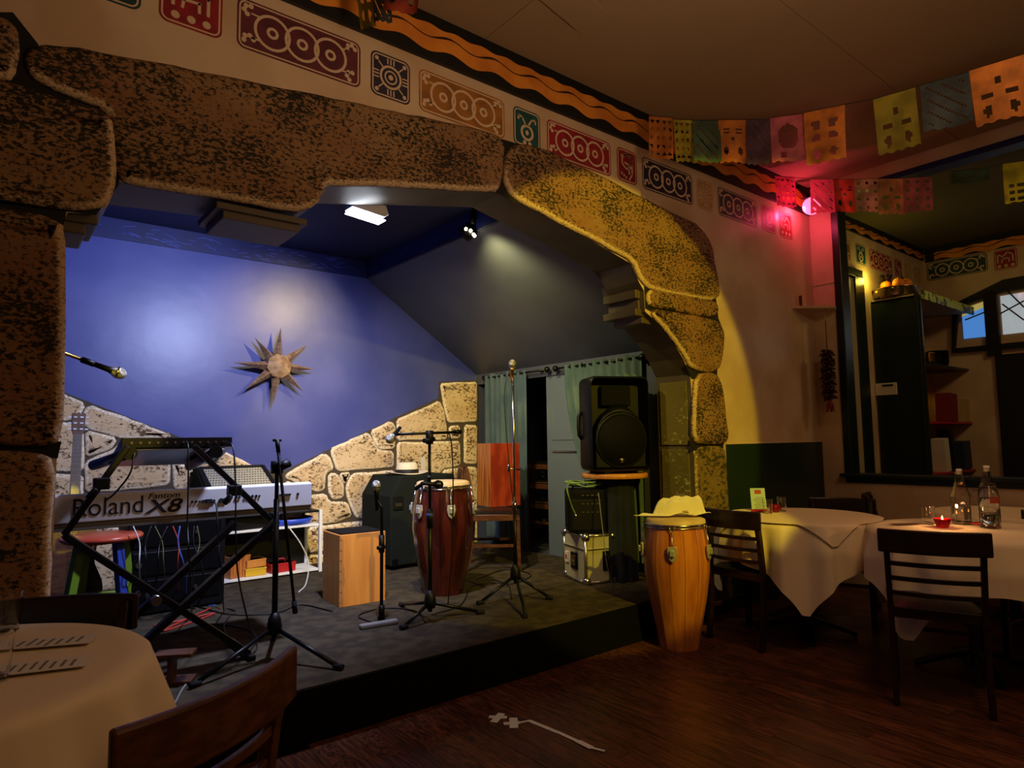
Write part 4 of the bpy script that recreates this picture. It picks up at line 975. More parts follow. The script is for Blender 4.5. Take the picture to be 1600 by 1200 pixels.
t = cajon('box_drum', 'pale plywood box drum with a dark seat pad on the stage floor', 'box drums', cen, wd, dp, hh, rz, 'light_wood', 'light_wood', 0)
MB().box((0,.01,hh+.004),(wd-.03,dp-.03,.008)).build('seat_pad', 'black_rough', t, .003)
# chair with the red cajon
cc = (at(767,898,Z=ZF)+at(822,884,Z=ZF))*.5
chx = V((3.30,4.33,ZF))
t = thing('dining_chair', 'brown wooden chair on the stage with the red box drum on its black seat', 'chair', chx, radians(-129), 'chairs on the stage')
chair_parts(t, 'brown_wood')
c0 = at(768,793,Z=ZF+.475); 
ex = V((.99,-.10,0)).normalized(); ey = V((-ex.y,ex.x,0))
hh = at(768,693,Y=c0.y).z-c0.z
wd = .29; dp = .23
p_ = c0
t = cajon('box_drum', 'red-fronted box drum with striped wooden sides standing on the stage chair', 'box drums', V((c0.x,c0.y,ZF+.476))+ex*wd/2+ey*dp/2, wd, dp, hh, math.atan2(ex.y, ex.x), 'red_wood', 'stripe_wood', 0)
# stacked chairs in the dark closet
for k in range(3):
    t = thing('dining_chair', ['brown chair at the bottom of the dark closet stack', 'brown chair in the middle of the dark closet stack', 'brown chair on top of the dark closet stack'][k], 'chair', (4.42, 4.83, .20+.19*k), pi/2+.1, 'chairs stacked in the closet')
    chair_parts(t, 'brown_wood')
# round stool with green legs
c = V((.56, 4.5, ZF)); zt_ = at(150,836,Y=4.5).z
t = thing('painted_stool', 'round red-topped stool with green and blue legs behind the keyboard stand', 'stool', c)
rs = (at(222,830,Y=4.5).x-at(90,832,Y=4.5).x)/2
MB().lathe([(0,zt_-ZF-.035),(rs-.02,zt_-ZF-.035),(rs,zt_-ZF-.02),(rs,zt_-ZF-.008),(rs-.01,zt_-ZF),(0,zt_-ZF)], n=36).build('seat', 'stool_top', t)
for k in range(4):
    a_ = k*pi/2+.5; m_ = 'blue_paint' if k == 3 else 'green_paint'
    MB().beam((rs*1.0*cos(a_),rs*1.0*sin(a_),0),(rs*.62*cos(a_),rs*.62*sin(a_),zt_-ZF-.035),.045,.045,(sin(a_),-cos(a_),.01)).build('leg', m_, t, .004)
for k in range(4):
    a_ = k*pi/2+.5; b_ = a_+pi/2; r_ = rs*.9; z_ = .16+.06*(k % 2)
    MB().tube([(r_*cos(a_),r_*sin(a_),z_),(r_*cos(b_),r_*sin(b_),z_)], .011, 8).build('rung', 'green_paint' if k != 1 else 'yellow_paint', t)
# ------------------------------------------------------------------ guitar
gy = 5.25; h0 = at(122,662,Y=gy); h1 = at(118,768,Y=gy)
gb = V((h1.x-.03, gy-.16, ZF))
t = thing('acoustic_guitar', 'classical guitar leaning on the stone wall behind the keyboard, headstock up', 'guitar', gb)
ax = V((h0.x-gb.x, h0.y-gb.y+.02, h0.z+.06-gb.z)); Lg = ax.length; az = ax.normalized(); axx = V((1,0,0)); axx = (axx-az*axx.dot(az)).normalized(); ayy = az.cross(axx)
MG = Matrix(((axx.x,ayy.x,az.x,0),(axx.y,ayy.y,az.y,0),(axx.z,ayy.z,az.z,0),(0,0,0,1)))
def gadd(b, name, m, bev=0): MB().add(b.v, b.f, 0, False, MG).build(name, m, t, bev)
bl_ = Lg-.53
pr = [(.02,.0),(.12,.01),(.175,.07),(.18,.14),(.15,.22),(.125,.28),(.13,.34),(.14,.40),(.11,bl_-.02),(.03,bl_)]
poly = [(a_, b_) for a_, b_ in pr]+[(-a_, b_) for a_, b_ in reversed(pr)]
gadd(MB().prism(chaikin(poly,1), lambda p, q_, d: (p, d, q_), -.05, .05), 'body', 'brown_wood')
gadd(MB().lathe([(0,0),(.045,0),(.045,.003),(0,.003)], n=24, M=Matrix.Translation((0,-.0505,bl_-.14)) @ Matrix.Rotation(pi/2,4,'X')), 'sound_hole', 'joint_dark')
gadd(MB().hexa([(-.029,-.055,bl_-.06),(.029,-.055,bl_-.06),(.029,-.03,bl_-.06),(-.029,-.03,bl_-.06)], [(-.025,-.055,Lg-.14),(.025,-.055,Lg-.14),(.025,-.03,Lg-.14),(-.025,-.03,Lg-.14)]), 'neck', 'fret_board')
b = MB()
for k in range(12): b.box((0,-.0555,bl_-.03+(Lg-.15-bl_)*(1-.5**(k/6))/(1-.25)*1.0),(.052,.0012,.0016))
gadd(b, 'frets', 'steel')
gadd(MB().prism([(-.027,Lg-.14),(.027,Lg-.14),(.037,Lg-.11),(.040,Lg-.0),(.02,Lg+.008),(.012,Lg-.002),(0,Lg+.01),(-.012,Lg-.002),(-.02,Lg+.008),(-.040,Lg-.0),(-.037,Lg-.11)], lambda p, q_, d: (p, d, q_), -.05, -.032), 'headstock', 'brown_wood', .002)
for sx in (-1,1):
    for k in range(3):
        gadd(MB().box((sx*.018,-.052,Lg-.105+.04*k),(.018,.006,.008)), 'slot_roller', 'keyboard_white')
        gadd(MB().tube([(sx*.036,-.042,Lg-.105+.04*k),(sx*.058,-.042,Lg-.105+.04*k)], .006, 8), 'tuning_peg', 'keyboard_white')
b = MB()
for k in range(6): b.tube([(-.02+.008*k,-.0585,.14),(-.018+.0072*k,-.0585,Lg-.14)], .0007, 4)
gadd(b, 'strings', 'chrome')
# ------------------------------------------------------------------ grille-topped amplifier behind the keyboard
yg0, yg1 = 5.12, 5.40
p0, p1_ = at(322,764,Y=yg0), at(432,758,Y=yg0); q0, q1 = at(318,738,Y=yg1), at(424,733,Y=yg1)
sx0, sx1, sy0, sy1 = 1.38, 2.15, 5.16, 5.47
zr = at(488,796,Y=5.2).z
t = thing('keyboard_amplifier', 'black amplifier with a slanted pale grille, standing on the white rack behind the keyboard', 'amplifier', ((p0.x+p1_.x)/2, 5.3, zr))
x0, x1 = p0.x-.01, p1_.x+.01
MB().prism([(yg0-.01,zr),(5.49,zr),(5.49,q0.z+.03),(yg1+.01,q0.z+.03),(yg0-.01,p0.z-.02)], lambda p, q_, d: (d, p, q_), x0, x1).build('cabinet', 'amp_carpet', t, .01, world=True)
n_ = V((0, -(q0.z-p0.z), yg1-yg0)).normalized()
f0, f1 = V((x0+.03,yg0+.005,p0.z+.0)), V((x1-.03,yg0+.005,p0.z+.0)); g0, g1 = V((x0+.03,yg1,q0.z+.02)), V((x1-.03,yg1,q0.z+.02))
MB().hexa([f0,f1,g1,g0],[v+n_*.012 for v in (f0,f1,g1,g0)]).build('grille', 'grille_cloth', t, world=True)
b = MB()
for i_ in range(22):
    for j_ in range(8):
        u, v = (i_+.5+.5*(j_ % 2))/23, (j_+.5)/8; c_ = f0.lerp(f1, u).lerp(g0.lerp(g1, u), v)+n_*.0125
        b.add([c_+V((dx*.006,dy*.006*.8,dy*.006*.6*.8)) for dx, dy in ((-1,-1),(1,-1),(1,1),(-1,1))], [(0,1,2,3)])
tag(b.build('grille_holes', 'joint_dark', t, world=True, fix=False), kind='stuff')
for A_, B_ in ((f0,g0),(f1,g1),(g0,g1)): MB().beam(A_+n_*.01, B_+n_*.01, .03, .03).build('grille_frame', 'black_plastic', t, .003, world=True)
# ------------------------------------------------------------------ white rack with odds and ends
t = thing('white_rack', 'low white rack of open shelves under the right end of the keyboard', 'shelf', ((sx0+sx1)/2, (sy0+sy1)/2, ZF))
zs = [ZF+.02, at(450,822,Y=5.25).z, zr-.012]
for x_ in (sx0, sx1):
    for y_ in (sy0, sy1): MB().box((x_,y_,(ZF+zr)/2),(.026,.026,zr-ZF)).build('post', 'shelf_white', t, .003, world=True)
for z_, nm in zip(zs, ('shelf', 'shelf', 'top_shelf')): MB().box(((sx0+sx1)/2,(sy0+sy1)/2,z_),(sx1-sx0-.02,sy1-sy0,.018)).build(nm, 'black_plastic' if nm == 'top_shelf' else 'shelf_white', t, .003, world=True)
MB().box(((sx0+sx1)/2, sy1-.01, (ZF+zr)/2),(sx1-sx0-.03,.012,zr-ZF-.06)).build('back_panel', 'black_plastic', t, world=True)
def bx(name, label, cat, c, d, m, rz=0, grp=None, lid=None, bev=.004):
    t_ = thing(name, label, cat, c, rz, grp)
    MB().box((0,0,d[2]/2), d).build('body', m, t_, bev)
    MB().box((0,0,d[2]-.006), (d[0]*1.03,d[1]*1.03,.012)).build('lid', lid or m, t_, .002)
    return t_
zb1 = zs[0]+.010
bx('cardboard_box', 'brown wooden block box on the lowest rack shelf, left', 'box', (1.53,5.27,zb1), (.16,.14,.16), 'stripe_wood', .2)
bx('cardboard_box', 'yellow box on the lowest rack shelf', 'box', (1.66,5.24,zb1), (.15,.12,.06), 'yellow_paint', -.1)
bx('cardboard_box', 'small tan box stacked on the yellow one', 'box', (1.655,5.25,zb1+.061), (.15,.11,.06), 'light_wood', .15)
bx('toy_case', 'red case on the lowest rack shelf, right', 'box', (1.86,5.25,zb1), (.20,.13,.07), 'red_paint', .1, lid='red_paint')
MB().tube([(1.82,5.25,zb1+.068),(1.83,5.25,zb1+.095),(1.89,5.25,zb1+.095),(1.90,5.25,zb1+.068)], .006, 6).build('handle', 'red_paint', kids(bpy.data.objects['toy_case'])[0].parent, world=True)
zb2 = zs[1]+.010
bt_ = thing('blue_tray', 'bright blue tray on the middle rack shelf', 'tray', (1.95,5.32,zb2))
MB().lathe([(0,.0),(.16,.0),(.19,.05),(.185,.05),(.155,.006),(0,.006)], n=24).build('tray_bowl', 'blue_plastic', bt_)
tb = thing('tambourine', 'half-moon wooden tambourine lying in the blue tray', 'tambourine', (1.95,5.30,zb2+.03), .3)
def arcp(r, z): return [(r*cos(pi*k/14+.2), r*sin(pi*k/14+.2)*.8, z) for k in range(15)]
MB().sweep(arcp(.13,.03), .012, .04).build('frame', 'light_wood', tb, .002)
for k in range(5):
    p_ = arcp(.13,.03)[2+k*2]; MB().lathe([(0,-.003),(.018,-.002),(.018,.002),(0,.003)], p_, 10).build('jingle', 'brass', tb)
dk = thing('dark_keyboard_box', 'black flat control box leaning on the middle rack shelf, left', 'box', (1.60,5.31,zb2), .2)
MB().prism([(-.12,0),(.12,0),(.12,.02),(-.12,.09)], lambda p, q_, d: (d, p, q_), -.14, .14).build('body', 'black_plastic', dk, .004)
b = MB()
for k in range(6): b.box((-.11+.044*k,-.02,.068),(.02,.03,.014))
b.build('buttons', 'kbd_grey', dk)
# ------------------------------------------------------------------ bass amplifier with hat
ac = V((2.93,5.0,ZF))
t = thing('bass_amplifier', 'tall dark carpeted speaker cabinet behind the dark red conga', 'amplifier', ac)
l0 = at(590,870,Y=5.0); r0 = at(690,870,Y=5.0); za = at(620,742,Y=5.0).z
xl_, xr_ = l0.x, l0.x+.62
MB().prism([(xl_,ZF+.03),(xr_,ZF+.03),(xr_,za),(xl_+.10,za),(xl_,za-.16)], lambda p, q_, d: (p, d, q_), 4.78, 5.30).build('cabinet', 'amp_carpet', t, .012, world=True)
hz = at(622,786,Y=4.78)
MB().box((hz.x,4.776,hz.z),(.09,.012,.11)).build('handle_cup', 'black_plastic', t, .004, world=True)
MB().box((hz.x,4.770,hz.z-.015),(.06,.01,.03)).build('handle', 'steel', t, .003, world=True)
for cx_ in (xl_+.02, xl_+.24): MB().box((cx_+.02,4.776,ZF+.06),(.05,.012,.06)).build('corner_guard', 'black_metal', t, .004, world=True)
for cx_ in (xl_+.06, xr_-.06):
    for cy_ in (4.83,5.22): MB().lathe([(0,0),(.022,0),(.022,.03),(0,.03)], (cx_,cy_,ZF), 10).build('foot', 'rubber', t, world=True)
MB().box((xl_+.42,4.77,(ZF+za)/2),(.34,.012,za-ZF-.1)).build('front_grille', 'black_metal', t, .004, world=True)
hc = at(636,742,Y=4.98); hc.z = za
t = thing('straw_hat', 'cream fedora hat with a black band lying on the tall amplifier', 'hat', hc)
MB().grid(lambda u, v: ((.085+.075*v)*1.2*cos(2*pi*u), (.075+.06*v)*sin(2*pi*u), .006+.025*v*cos(2*pi*u)**2*(v)), 32, 4, wrap=True).build('brim', 'hat_straw', t, solid=.003)
MB().lathe([(.098,.006),(.096,.04),(.088,.085),(.07,.105),(.03,.092),(0,.088)], n=28).build('crown', 'hat_straw', t)
MB().lathe([(.101,.014),(.0985,.046)], n=28).build('band', 'book_black', t)
nt_ = at(661,728,Y=YB-.04)
sgn = tag(MB().box(nt_,(.05,.004,.17)).build('paper_notice', 'paper'), 'narrow white paper notice taped on the stone wall above the amplifier', 'notice')
# ------------------------------------------------------------------ curtains on rods
def rod(label, y0, y1, z, cur_label, ya, yb, m, drop, gather=0):
    t = thing('curtain_rod', label, 'curtain rod', (XC-.06,(y0+y1)/2,z), 0, 'curtain rods')
    MB().tube([(XC-.06,y0,z),(XC-.06,y1,z)], .009, 8).build('pole', 'black_metal', t, world=True)
    for y_ in (y0, y1): MB().ball((XC-.06,y_,z), .028, n=12).build('finial', 'black_metal', t, world=True)
    for y_ in (y0+.12*(1 if y1 > y0 else -1), y1-.12*(1 if y1 > y0 else -1)): MB().box((XC-.03,y_,z),(.06,.012,.02)).build('bracket', 'black_metal', t, world=True)
    N = 60
    def fn(u, v):
        s_ = u; yy = ya+(yb-ya)*s_; g_ = gather*v
        yy = yy+g_*(yb-yy)*.6*min(1, v*1.3) if gather else yy
        x_ = XC-.062-.020*sin(s_*2*pi*(abs(yb-ya)/.085))-.008*sin(s_*17+3*v)
        return (x_, yy, z+.035-.028*(sin(s_*pi*(abs(yb-ya)/.12))**2)*(1-v)-(drop)*v)
    c_ = thing('curtain', cur_label, 'curtain', (XC-.06,(ya+yb)/2,z), 0, 'stage curtains')
    MB().grid(fn, N, 24).build('drape', m, c_, world=True)
    for k in range(max(3, int(abs(yb-ya)/.13))):
        yy = ya+(yb-ya)*(k+.5)/max(3, int(abs(yb-ya)/.13)); ri = [(XC-.06+.016*cos(2*pi*j/10), yy, z+.016*sin(2*pi*j/10)) for j in range(11)]
        MB().tube(ri, .003, 5).build('ring', 'black_metal', c_, world=True)
yA, yB_ = at(757,590,X=XC-.06).y, at(855,580,X=XC-.06).y; zR = at(800,585,X=XC-.06).z
rod('black curtain rod with ball ends over the left stage curtain', yA, yB_, zR, 'grey-blue curtain hanging left of the dark closet opening', yA-.02, at(822,600,X=XC-.06).y, 'curtain', zR-ZS-.06)
yC, yD = at(868,578,X=XC-.06).y, at(1004,557,X=XC-.06).y; zR2 = at(935,567,X=XC-.06).z
rod('black curtain rod with ball ends over the curtain behind the loudspeaker', yC, yD, zR2, 'green-grey curtain drawn aside behind the loudspeaker', at(883,580,X=XC-.06).y, at(1000,560,X=XC-.06).y, 'curtain_green', zR2-ZS-.06, .9)
# ------------------------------------------------------------------ loudspeaker on a draped stand
sc = V((3.69,3.37,0)); zt_ = at(962,742,Y=3.18).z
t = thing('bar_table', 'round wooden bar table with a dark cloth skirt under the loudspeaker', 'table', (sc.x,sc.y,ZF))
MB().lathe([(0,zt_-ZF-.035),(.24,zt_-ZF-.035),(.245,zt_-ZF-.03),(.245,zt_-ZF-.004),(.24,zt_-ZF),(0,zt_-ZF)], n=36).build('tabletop', 'light_wood', t)
MB().grid(lambda u, v: ((.135+.012*sin(2*pi*u*11)*(.3+v)+.01*v)*cos(2*pi*u), (.135+.012*sin(2*pi*u*11)*(.3+v)+.01*v)*sin(2*pi*u), (zt_-ZF-.036)*(1-v)+.004), 132, 8, wrap=True).build('cloth_skirt', 'dark_cloth', t)
MB().lathe([(0,.004),(.03,.004),(.03,zt_-ZF-.035),(0,zt_-ZF-.035)], n=12).build('pedestal', 'black_metal', t)
fdir = V((-.42,-.91)).normalized(); rz = math.atan2(fdir.y, fdir.x)+pi/2
zsp = at(970,588,Y=3.22).z-zt_
t = thing('loudspeaker', 'black moulded loudspeaker standing on the draped bar table', 'loudspeaker', (sc.x-.01,sc.y+.02,zt_), rz)
w_, d_, h_ = .47, .40, zsp
def spk_ring(y, wx, z0, z1, r): return [(a_, y, b_) for a_, b_ in rrect(-wx/2, wx/2, z0, z1, r, 4)]
b = MB(); levs = [(-d_/2,w_-.03,.035,h_-.015,.04),(-d_/2+.02,w_,.02,h_,.05),(.02,w_,.02,h_,.05),(d_/2,w_*.62,.06,h_-.06,.05)]
R_ = [spk_ring(*l) for l in levs]; nR = len(R_[0])
b.add([p for r_ in R_ for p in r_], [(l*nR+i,l*nR+(i+1)%nR,(l+1)*nR+(i+1)%nR,(l+1)*nR+i) for l in range(3) for i in range(nR)]+[tuple(range(3*nR,4*nR))], 0, True)
# recessed front
fr_ = spk_ring(-d_/2+.13, w_-.07, .06, h_-.04, .03)
b.add([p for p in R_[0]]+fr_, [(i,(i+1)%nR,nR+(i+1)%nR,nR+i) for i in range(nR)]+[tuple(range(nR,2*nR))], 0, False)
b.build('cabinet', 'black_plastic', t, fix=True)
rw = w_*.405; zw = .055+rw
def disc(r0, r1, y0, y1, zc_, n=36): return MB().lathe([(r0,0),(r1,0),(r1,y1-y0),(r0,y1-y0)], n=n, M=Matrix.Translation((0,y1,zc_)) @ Matrix.Rotation(pi/2,4,'X'))
disc(0, rw, -d_/2-.006, -d_/2+.125, zw).build('woofer_grille', 'black_rough', t)
disc(rw-.002, rw+.008, -d_/2-.010, -d_/2+.03, zw).build('woofer_rim', 'black_plastic', t)
# horn: wide flare above the woofer
hb_, ht = zw+rw+.045, h_-.05
MB().box((0,-d_/2+.10,(hb_+ht)/2),(w_*.5,.05,ht-hb_-.03)).build('horn_throat', 'black_rough', t, .01)
MB().box((0,-d_/2+.055,.035+zw*.5),(w_-.08,.10,zw-.02)).build('baffle', 'black_plastic', t, .01)
b = MB()
def lip(u, v):
    a_ = pi*(.12+.76*u); r1 = rw+.012; x_ = r1*cos(a_); z_ = zw+r1*sin(a_)
    return (x_*(1-.12*v), -d_/2-.004+.05*v**2, z_+.065*v*sin(a_)-.01*v)
b.grid(lip, 24, 6).build('horn_lip', 'black_plastic', t, solid=.008)
MB().lathe([(0,0),(.018,0),(.018,.004),(0,.005)], n=18, M=Matrix.Translation((0,-d_/2-.006,zw-rw+.045)) @ Matrix.Rotation(pi/2,4,'X')).build('badge', 'steel', t)
text('m', (-.0105,-d_/2-.0118,zw-rw+.039), .024, 'ink', kids(t)[0], (1,0,0), (0,0,1), sx=.9, bold=.0008, name='badge_mark') if False else None
for sx in (-1, 1):
    MB().tube([(sx*(w_/2+.0),-.02,h_*.36),(sx*(w_/2+.022),-.02,h_*.40),(sx*(w_/2+.026),-.02,h_*.50),(sx*(w_/2+.022),-.02,h_*.60),(sx*(w_/2+.0),-.02,h_*.64)], .014, 8).build('handle', 'black_plastic', t)
for k in range(4):
    MB().box((.09+.02*k,-d_/2+.03,.075+.012*k),(.004,.02,.05),rz=0).build('vent_fin', 'black_plastic', t)
for fx_, fy_ in ((-.13,-.1),(.13,-.1),(-.10,.1),(.10,.1)): MB().box((fx_,fy_,.011),(.05,.05,.022)).build('foot', 'rubber', t)
# stage monitor bracket behind it
# ------------------------------------------------------------------ flight case, combo amp, cable
fc = at(915,915,Z=ZF); rzc = -.30; ex = V((cos(rzc),sin(rzc),0)); ey = V((-sin(rzc),cos(rzc),0))
hc_ = at(915,836,Y=fc.y).z-ZF
wc_, dc_ = .25, .36
cc = fc+ex*wc_/2+ey*dc_/2
t = thing('flight_case', 'silver flight case with a latch and steel corners under the small amplifier', 'case', cc, rzc)
MB().box((0,0,hc_/2),(wc_-.012,dc_-.012,hc_-.012)).build('shell', 'case_silver', t, .01)
for sx in (-1,1):
    for sy in (-1,1):
        MB().tube([(sx*(wc_/2-.012),sy*(dc_/2-.012),.03),(sx*(wc_/2-.012),sy*(dc_/2-.012),hc_-.03)], .013, 8).build('edge_trim', 'case_edge', t)
        for z_ in (.022, hc_-.022): MB().ball((sx*(wc_/2-.02),sy*(dc_/2-.02),z_), .034, n=12).build('corner', 'chrome', t)
for z_ in (.012, hc_-.012):
    for sx in (-1,1): MB().tube([(sx*(wc_/2-.012),-dc_/2+.02,z_),(sx*(wc_/2-.012),dc_/2-.02,z_)], .012, 8).build('edge_trim', 'case_edge', t)
    for sy in (-1,1): MB().tube([(-wc_/2+.02,sy*(dc_/2-.012),z_),(wc_/2-.02,sy*(dc_/2-.012),z_)], .012, 8).build('edge_trim', 'case_edge', t)
MB().box((-wc_/2+.003,0,hc_*.70),(.012,dc_-.05,.006)).box((0,-dc_/2+.003,hc_*.70),(wc_-.05,.012,.006)).build('lid_seam', 'case_edge', t)
MB().box((-wc_/2,-.01,hc_*.42),(.014,.10,.12)).build('latch_plate', 'black_plastic', t, .006)
MB().box((-wc_/2-.008,-.01,hc_*.43),(.01,.06,.075)).build('latch', 'chrome', t, .004)
MB().box((-wc_/2-.016,-.01,hc_*.42),(.014,.05,.012)).build('latch_key', 'chrome', t, .003)
MB().box((-wc_/2,.11,hc_*.45),(.0135,.05,.075)).build('sticker', 'paper', t)
MB().box((-wc_/2-.0072,.11,hc_*.45),(.001,.03,.03)).build('sticker_print', 'photo_print', t)
MB().tube([(.05,-dc_/2-.002,hc_*.33),(.05,-dc_/2-.03,hc_*.36),(.05,-dc_/2-.03,hc_*.55),(.05,-dc_/2-.002,hc_*.58)], .009, 8).build('handle', 'black_plastic', t)
MB().box((.05,-dc_/2+.003,hc_*.455),(.06,.012,.14)).build('handle_plate', 'black_metal', t, .004)
ha = at(905,768,Y=cc.y-.12).z-(ZF+hc_)
t = thing('practice_amplifier', 'small black combo amplifier standing on the silver flight case', 'amplifier', (cc.x-.035,cc.y-.005,ZF+hc_+.006), rzc-.35)
MB().box((0,0,ha/2),(.27,.26,ha)).build('cabinet', 'black_rough', t, .02)
MB().box((0,-.131,ha*.42),(.22,.008,ha*.7)).build('grille', 'black_plastic', t, .006)
b = MB()
for k in range(3):
    for j in range(4): b.box((-.03+.035*j,-.1365,ha*.55+.06*k-.02),(.018,.004,.010))
tag(b.build('control_panel', 'steel', t), kind='stuff')
MB().tube([(-.09,0,ha),(-.08,0,ha+.02),(.08,0,ha+.02),(.09,0,ha)], .009, 8).build('handle', 'black_plastic', t)
pts = []
rr = random.Random(5)
for k in range(46):
    a_ = k*.62; r_ = .095+.04*sin(k*.9); pts.append((cc.x-.045+r_*1.2*cos(a_), cc.y-.015+r_*1.0*sin(a_), ZF+hc_+ha+.020+.04*abs(sin(k*.47))))
for px, py in [(886,765),(893,790),(899,803)]: pts.append(tuple(at(px, py, Y=cc.y-.24)))
t = thing('cable_coil', 'tangled green cable coiled on top of the practice amplifier, plug hanging down', 'cable', (cc.x,cc.y,ZF+hc_+ha))
MB().tube(bez(pts, 4), .0055, 6).build('cord', 'green_cable', t, world=True)
q_ = V(pts[-1]); MB().tube([q_, q_+V((.01,0,-.035))], [.008,.005], 8).build('plug', 'chrome', t, world=True)
# ------------------------------------------------------------------ star on the wall
sc_ = at(433,573,Y=YB-.10)
t = thing('tin_star', 'eight-pointed punched tin star lamp hanging on the blue wall', 'star', sc_)
tips = [(438,512),(480,539),(491,577),(473,612),(426,634),(382,609),(364,567),(397,527)]
cp = [(at(x, y, Y=YB-.10)-sc_) for x, y in tips]
r0 = .105
for k, tp in enumerate(cp):
    a_ = math.atan2(tp.z, tp.x); L_ = math.hypot(tp.x, tp.z); da = pi/8*.92
    lft = V((r0*cos(a_+da), 0, r0*sin(a_+da))); rgt = V((r0*cos(a_-da), 0, r0*sin(a_-da))); rid = V((r0*.9*cos(a_), -.075, r0*.9*sin(a_))); bk = V((r0*.9*cos(a_), .05, r0*.9*sin(a_)))
    tip = V((L_*cos(a_), -.01, L_*sin(a_)))
    MB().add([lft, rgt, rid, bk, tip], [(0,2,4),(2,1,4),(1,3,4),(3,0,4),(0,3,1,2)]).build('ray', 'tin', t)
b = MB(); n8 = [V((r0*.97*cos(2*pi*k/8+.2), -.06, r0*.97*sin(2*pi*k/8+.2))) for k in range(8)]; n8b = [V((p.x,.05,p.z)) for p in n8]
b.add(n8+[V((0,-.125,0))]+n8b, [(k,(k+1)%8,8) for k in range(8)]+[(k,(k+1)%8,9+(k+1)%8,9+k) for k in range(8)]).build('centre_dome', 'tin', t)
MB().tube([(0,.04,0),(0,.1,0)], .02, 8).build('wall_mount', 'black_metal', t)
dots = MB()
for k, tp in enumerate(cp):
    a_ = math.atan2(tp.z, tp.x); L_ = math.hypot(tp.x, tp.z)
    tip = V((L_*cos(a_), -.01, L_*sin(a_))); rid = V((r0*.9*cos(a_), -.075, r0*.9*sin(a_)))
    for s_ in (1,-1):
        sd_ = V((r0*cos(a_+s_*pi/8*.92), 0, r0*sin(a_+s_*pi/8*.92))); nn = (rid-tip).cross(sd_-tip); nn = nn.normalized(); nn = nn if nn.y < 0 else -nn
        ux = (rid-tip).normalized(); uy = nn.cross(ux)
        for u in (.35,.5,.65,.8,.95):
            for w2 in ((.5,) if u < .6 else (.3,.7)):
                c_ = tip.lerp(rid, u).lerp(tip.lerp(sd_, u), w2)+nn*.0012
                dots.add([c_+ux*.0045*cos(j*pi/3)+uy*.0045*sin(j*pi/3) for j in range(6)], [tuple(range(6))])
tag(dots.build('punched_holes', 'joint_dark', t, fix=False), kind='stuff')
# ------------------------------------------------------------------ stage lamps
lp = V((1.575, 3.21, 2.525))
t = thing('stage_floodlight', 'white glowing floodlight hanging just behind the lintel of the arch', 'lamp', lp)
MB().prism([(-.09,.04),(.10,.04),(.12,-.01),(.09,-.03),(-.10,-.01)], lambda p, q_, d: (p*1.0, d, q_), -.05, .05).build('housing', 'shelf_white', t, .006)
MB().grid(lambda u, v: ((u-.5)*.20, (v-.5)*.085, -.034-.012*sin(pi*u)*sin(pi*v)+.02*(.5-u)), 10, 6).build('lens', 'lamp_white', t, solid=.004)
MB().tube([(0,0,.04),(0,0,2.95-lp.z)], .010, 8).build('hanger', 'black_metal', t)
cz_ = at(737,352,Y=3.8)
t = thing('stage_can_light', 'black can spotlight with small warm lights under the sloping ceiling', 'lamp', cz_)
MB().tube([(0,0,-.02),(-.03,.06,-.07)], [.055,.06], 16).build('can', 'black_metal', t)
MB().tube([(.0,0,.0),(.03,-.01,.12)], .03, 10).build('ballast', 'black_metal', t)
ys_ = 2.8+(ZR-2.8)*((cz_.x-XS)/(4.0-XS))
MB().box((0.02,0,(zb-(zb-ZR)*max(0,(cz_.x+.02-XS))/(4.02-XS)-cz_.z)/2+.03),(.035,.05,.12)).build('yoke', 'black_metal', t)
for dx, dy, dz in ((-.065,-.02,-.045),(-.045,-.05,-.062),(-.02,-.05,-.085),(-.015,-.055,-.095)): MB().ball((dx,dy,dz), .012, n=8).build('led', 'led_warm', t)
# pink bulb
bp_ = at(1268,322,Y=2.66)
t = thing('pink_globe_lamp', 'glowing pink globe bulb in the top corner beside the opening', 'lamp', bp_)
MB().ball((0,0,0), .075, n=20).build('globe', 'bulb_pink', t)
MB().tube([(0,.02,.06),(.01,.06,.14),(.02,.12,.22)], [.03,.025,.02], 10).build('socket', 'black_metal', t)
# ------------------------------------------------------------------ papel picado bunting
def cut(kind, i, j, nu, nv):
    u, v = (i+.5)/nu, (j+.5)/nv
    su = abs(u-.5)
    if kind == 'circle': return (u-.5)**2/.085+(v-.45)**2/.075 < 1 or (abs(v-.85) < .05 and abs(u-.35) < .08)
    if kind == 'squares': return (.13 < su < .34 and (.22 < v < .36 or .44 < v < .6) and not (su > .28 and .3 < v < .5)) or (abs(su-.22)+abs(v-.82)*1.1 < .12)
    if kind == 'face': return (.1 < su < .36 and (abs(v-.22) < .025 or abs(v-.32) < .025)) or (abs(su-.25)+abs(v-.72) < .11) or (su < .05 and .4 < v < .52)
    if kind == 'lattice': return abs(((u*4) % 1)-.5)+abs(((v*5) % 1)-.5) < .3 and .06 < u < .94 and .08 < v < .92
    if kind == 'dots': return ((u*4 % 1)-.5)**2+((v*6 % 1)-.5)**2 < .10 and v > .45 and .1 < u < .9
    if kind == 'fine': return (i*7+j*5) % 6 == 0 and 1 < i < nu-2 and 1 < j < nv-2
    if kind == 'stars': return abs(((u*3) % 1)-.5)*abs(((v*4) % 1)-.5) < .02 and ((u*3 % 1)-.5)**2+((v*4 % 1)-.5)**2 < .12 and .08 < u < .92
    if kind == 'hearts': return (abs(su-.24)+abs(v-.8)*.9 < .11) or (abs(su-.24) < .12 and abs(v-.55) < .035) or (su < .07 and abs(v-.3) < .06)
    return False
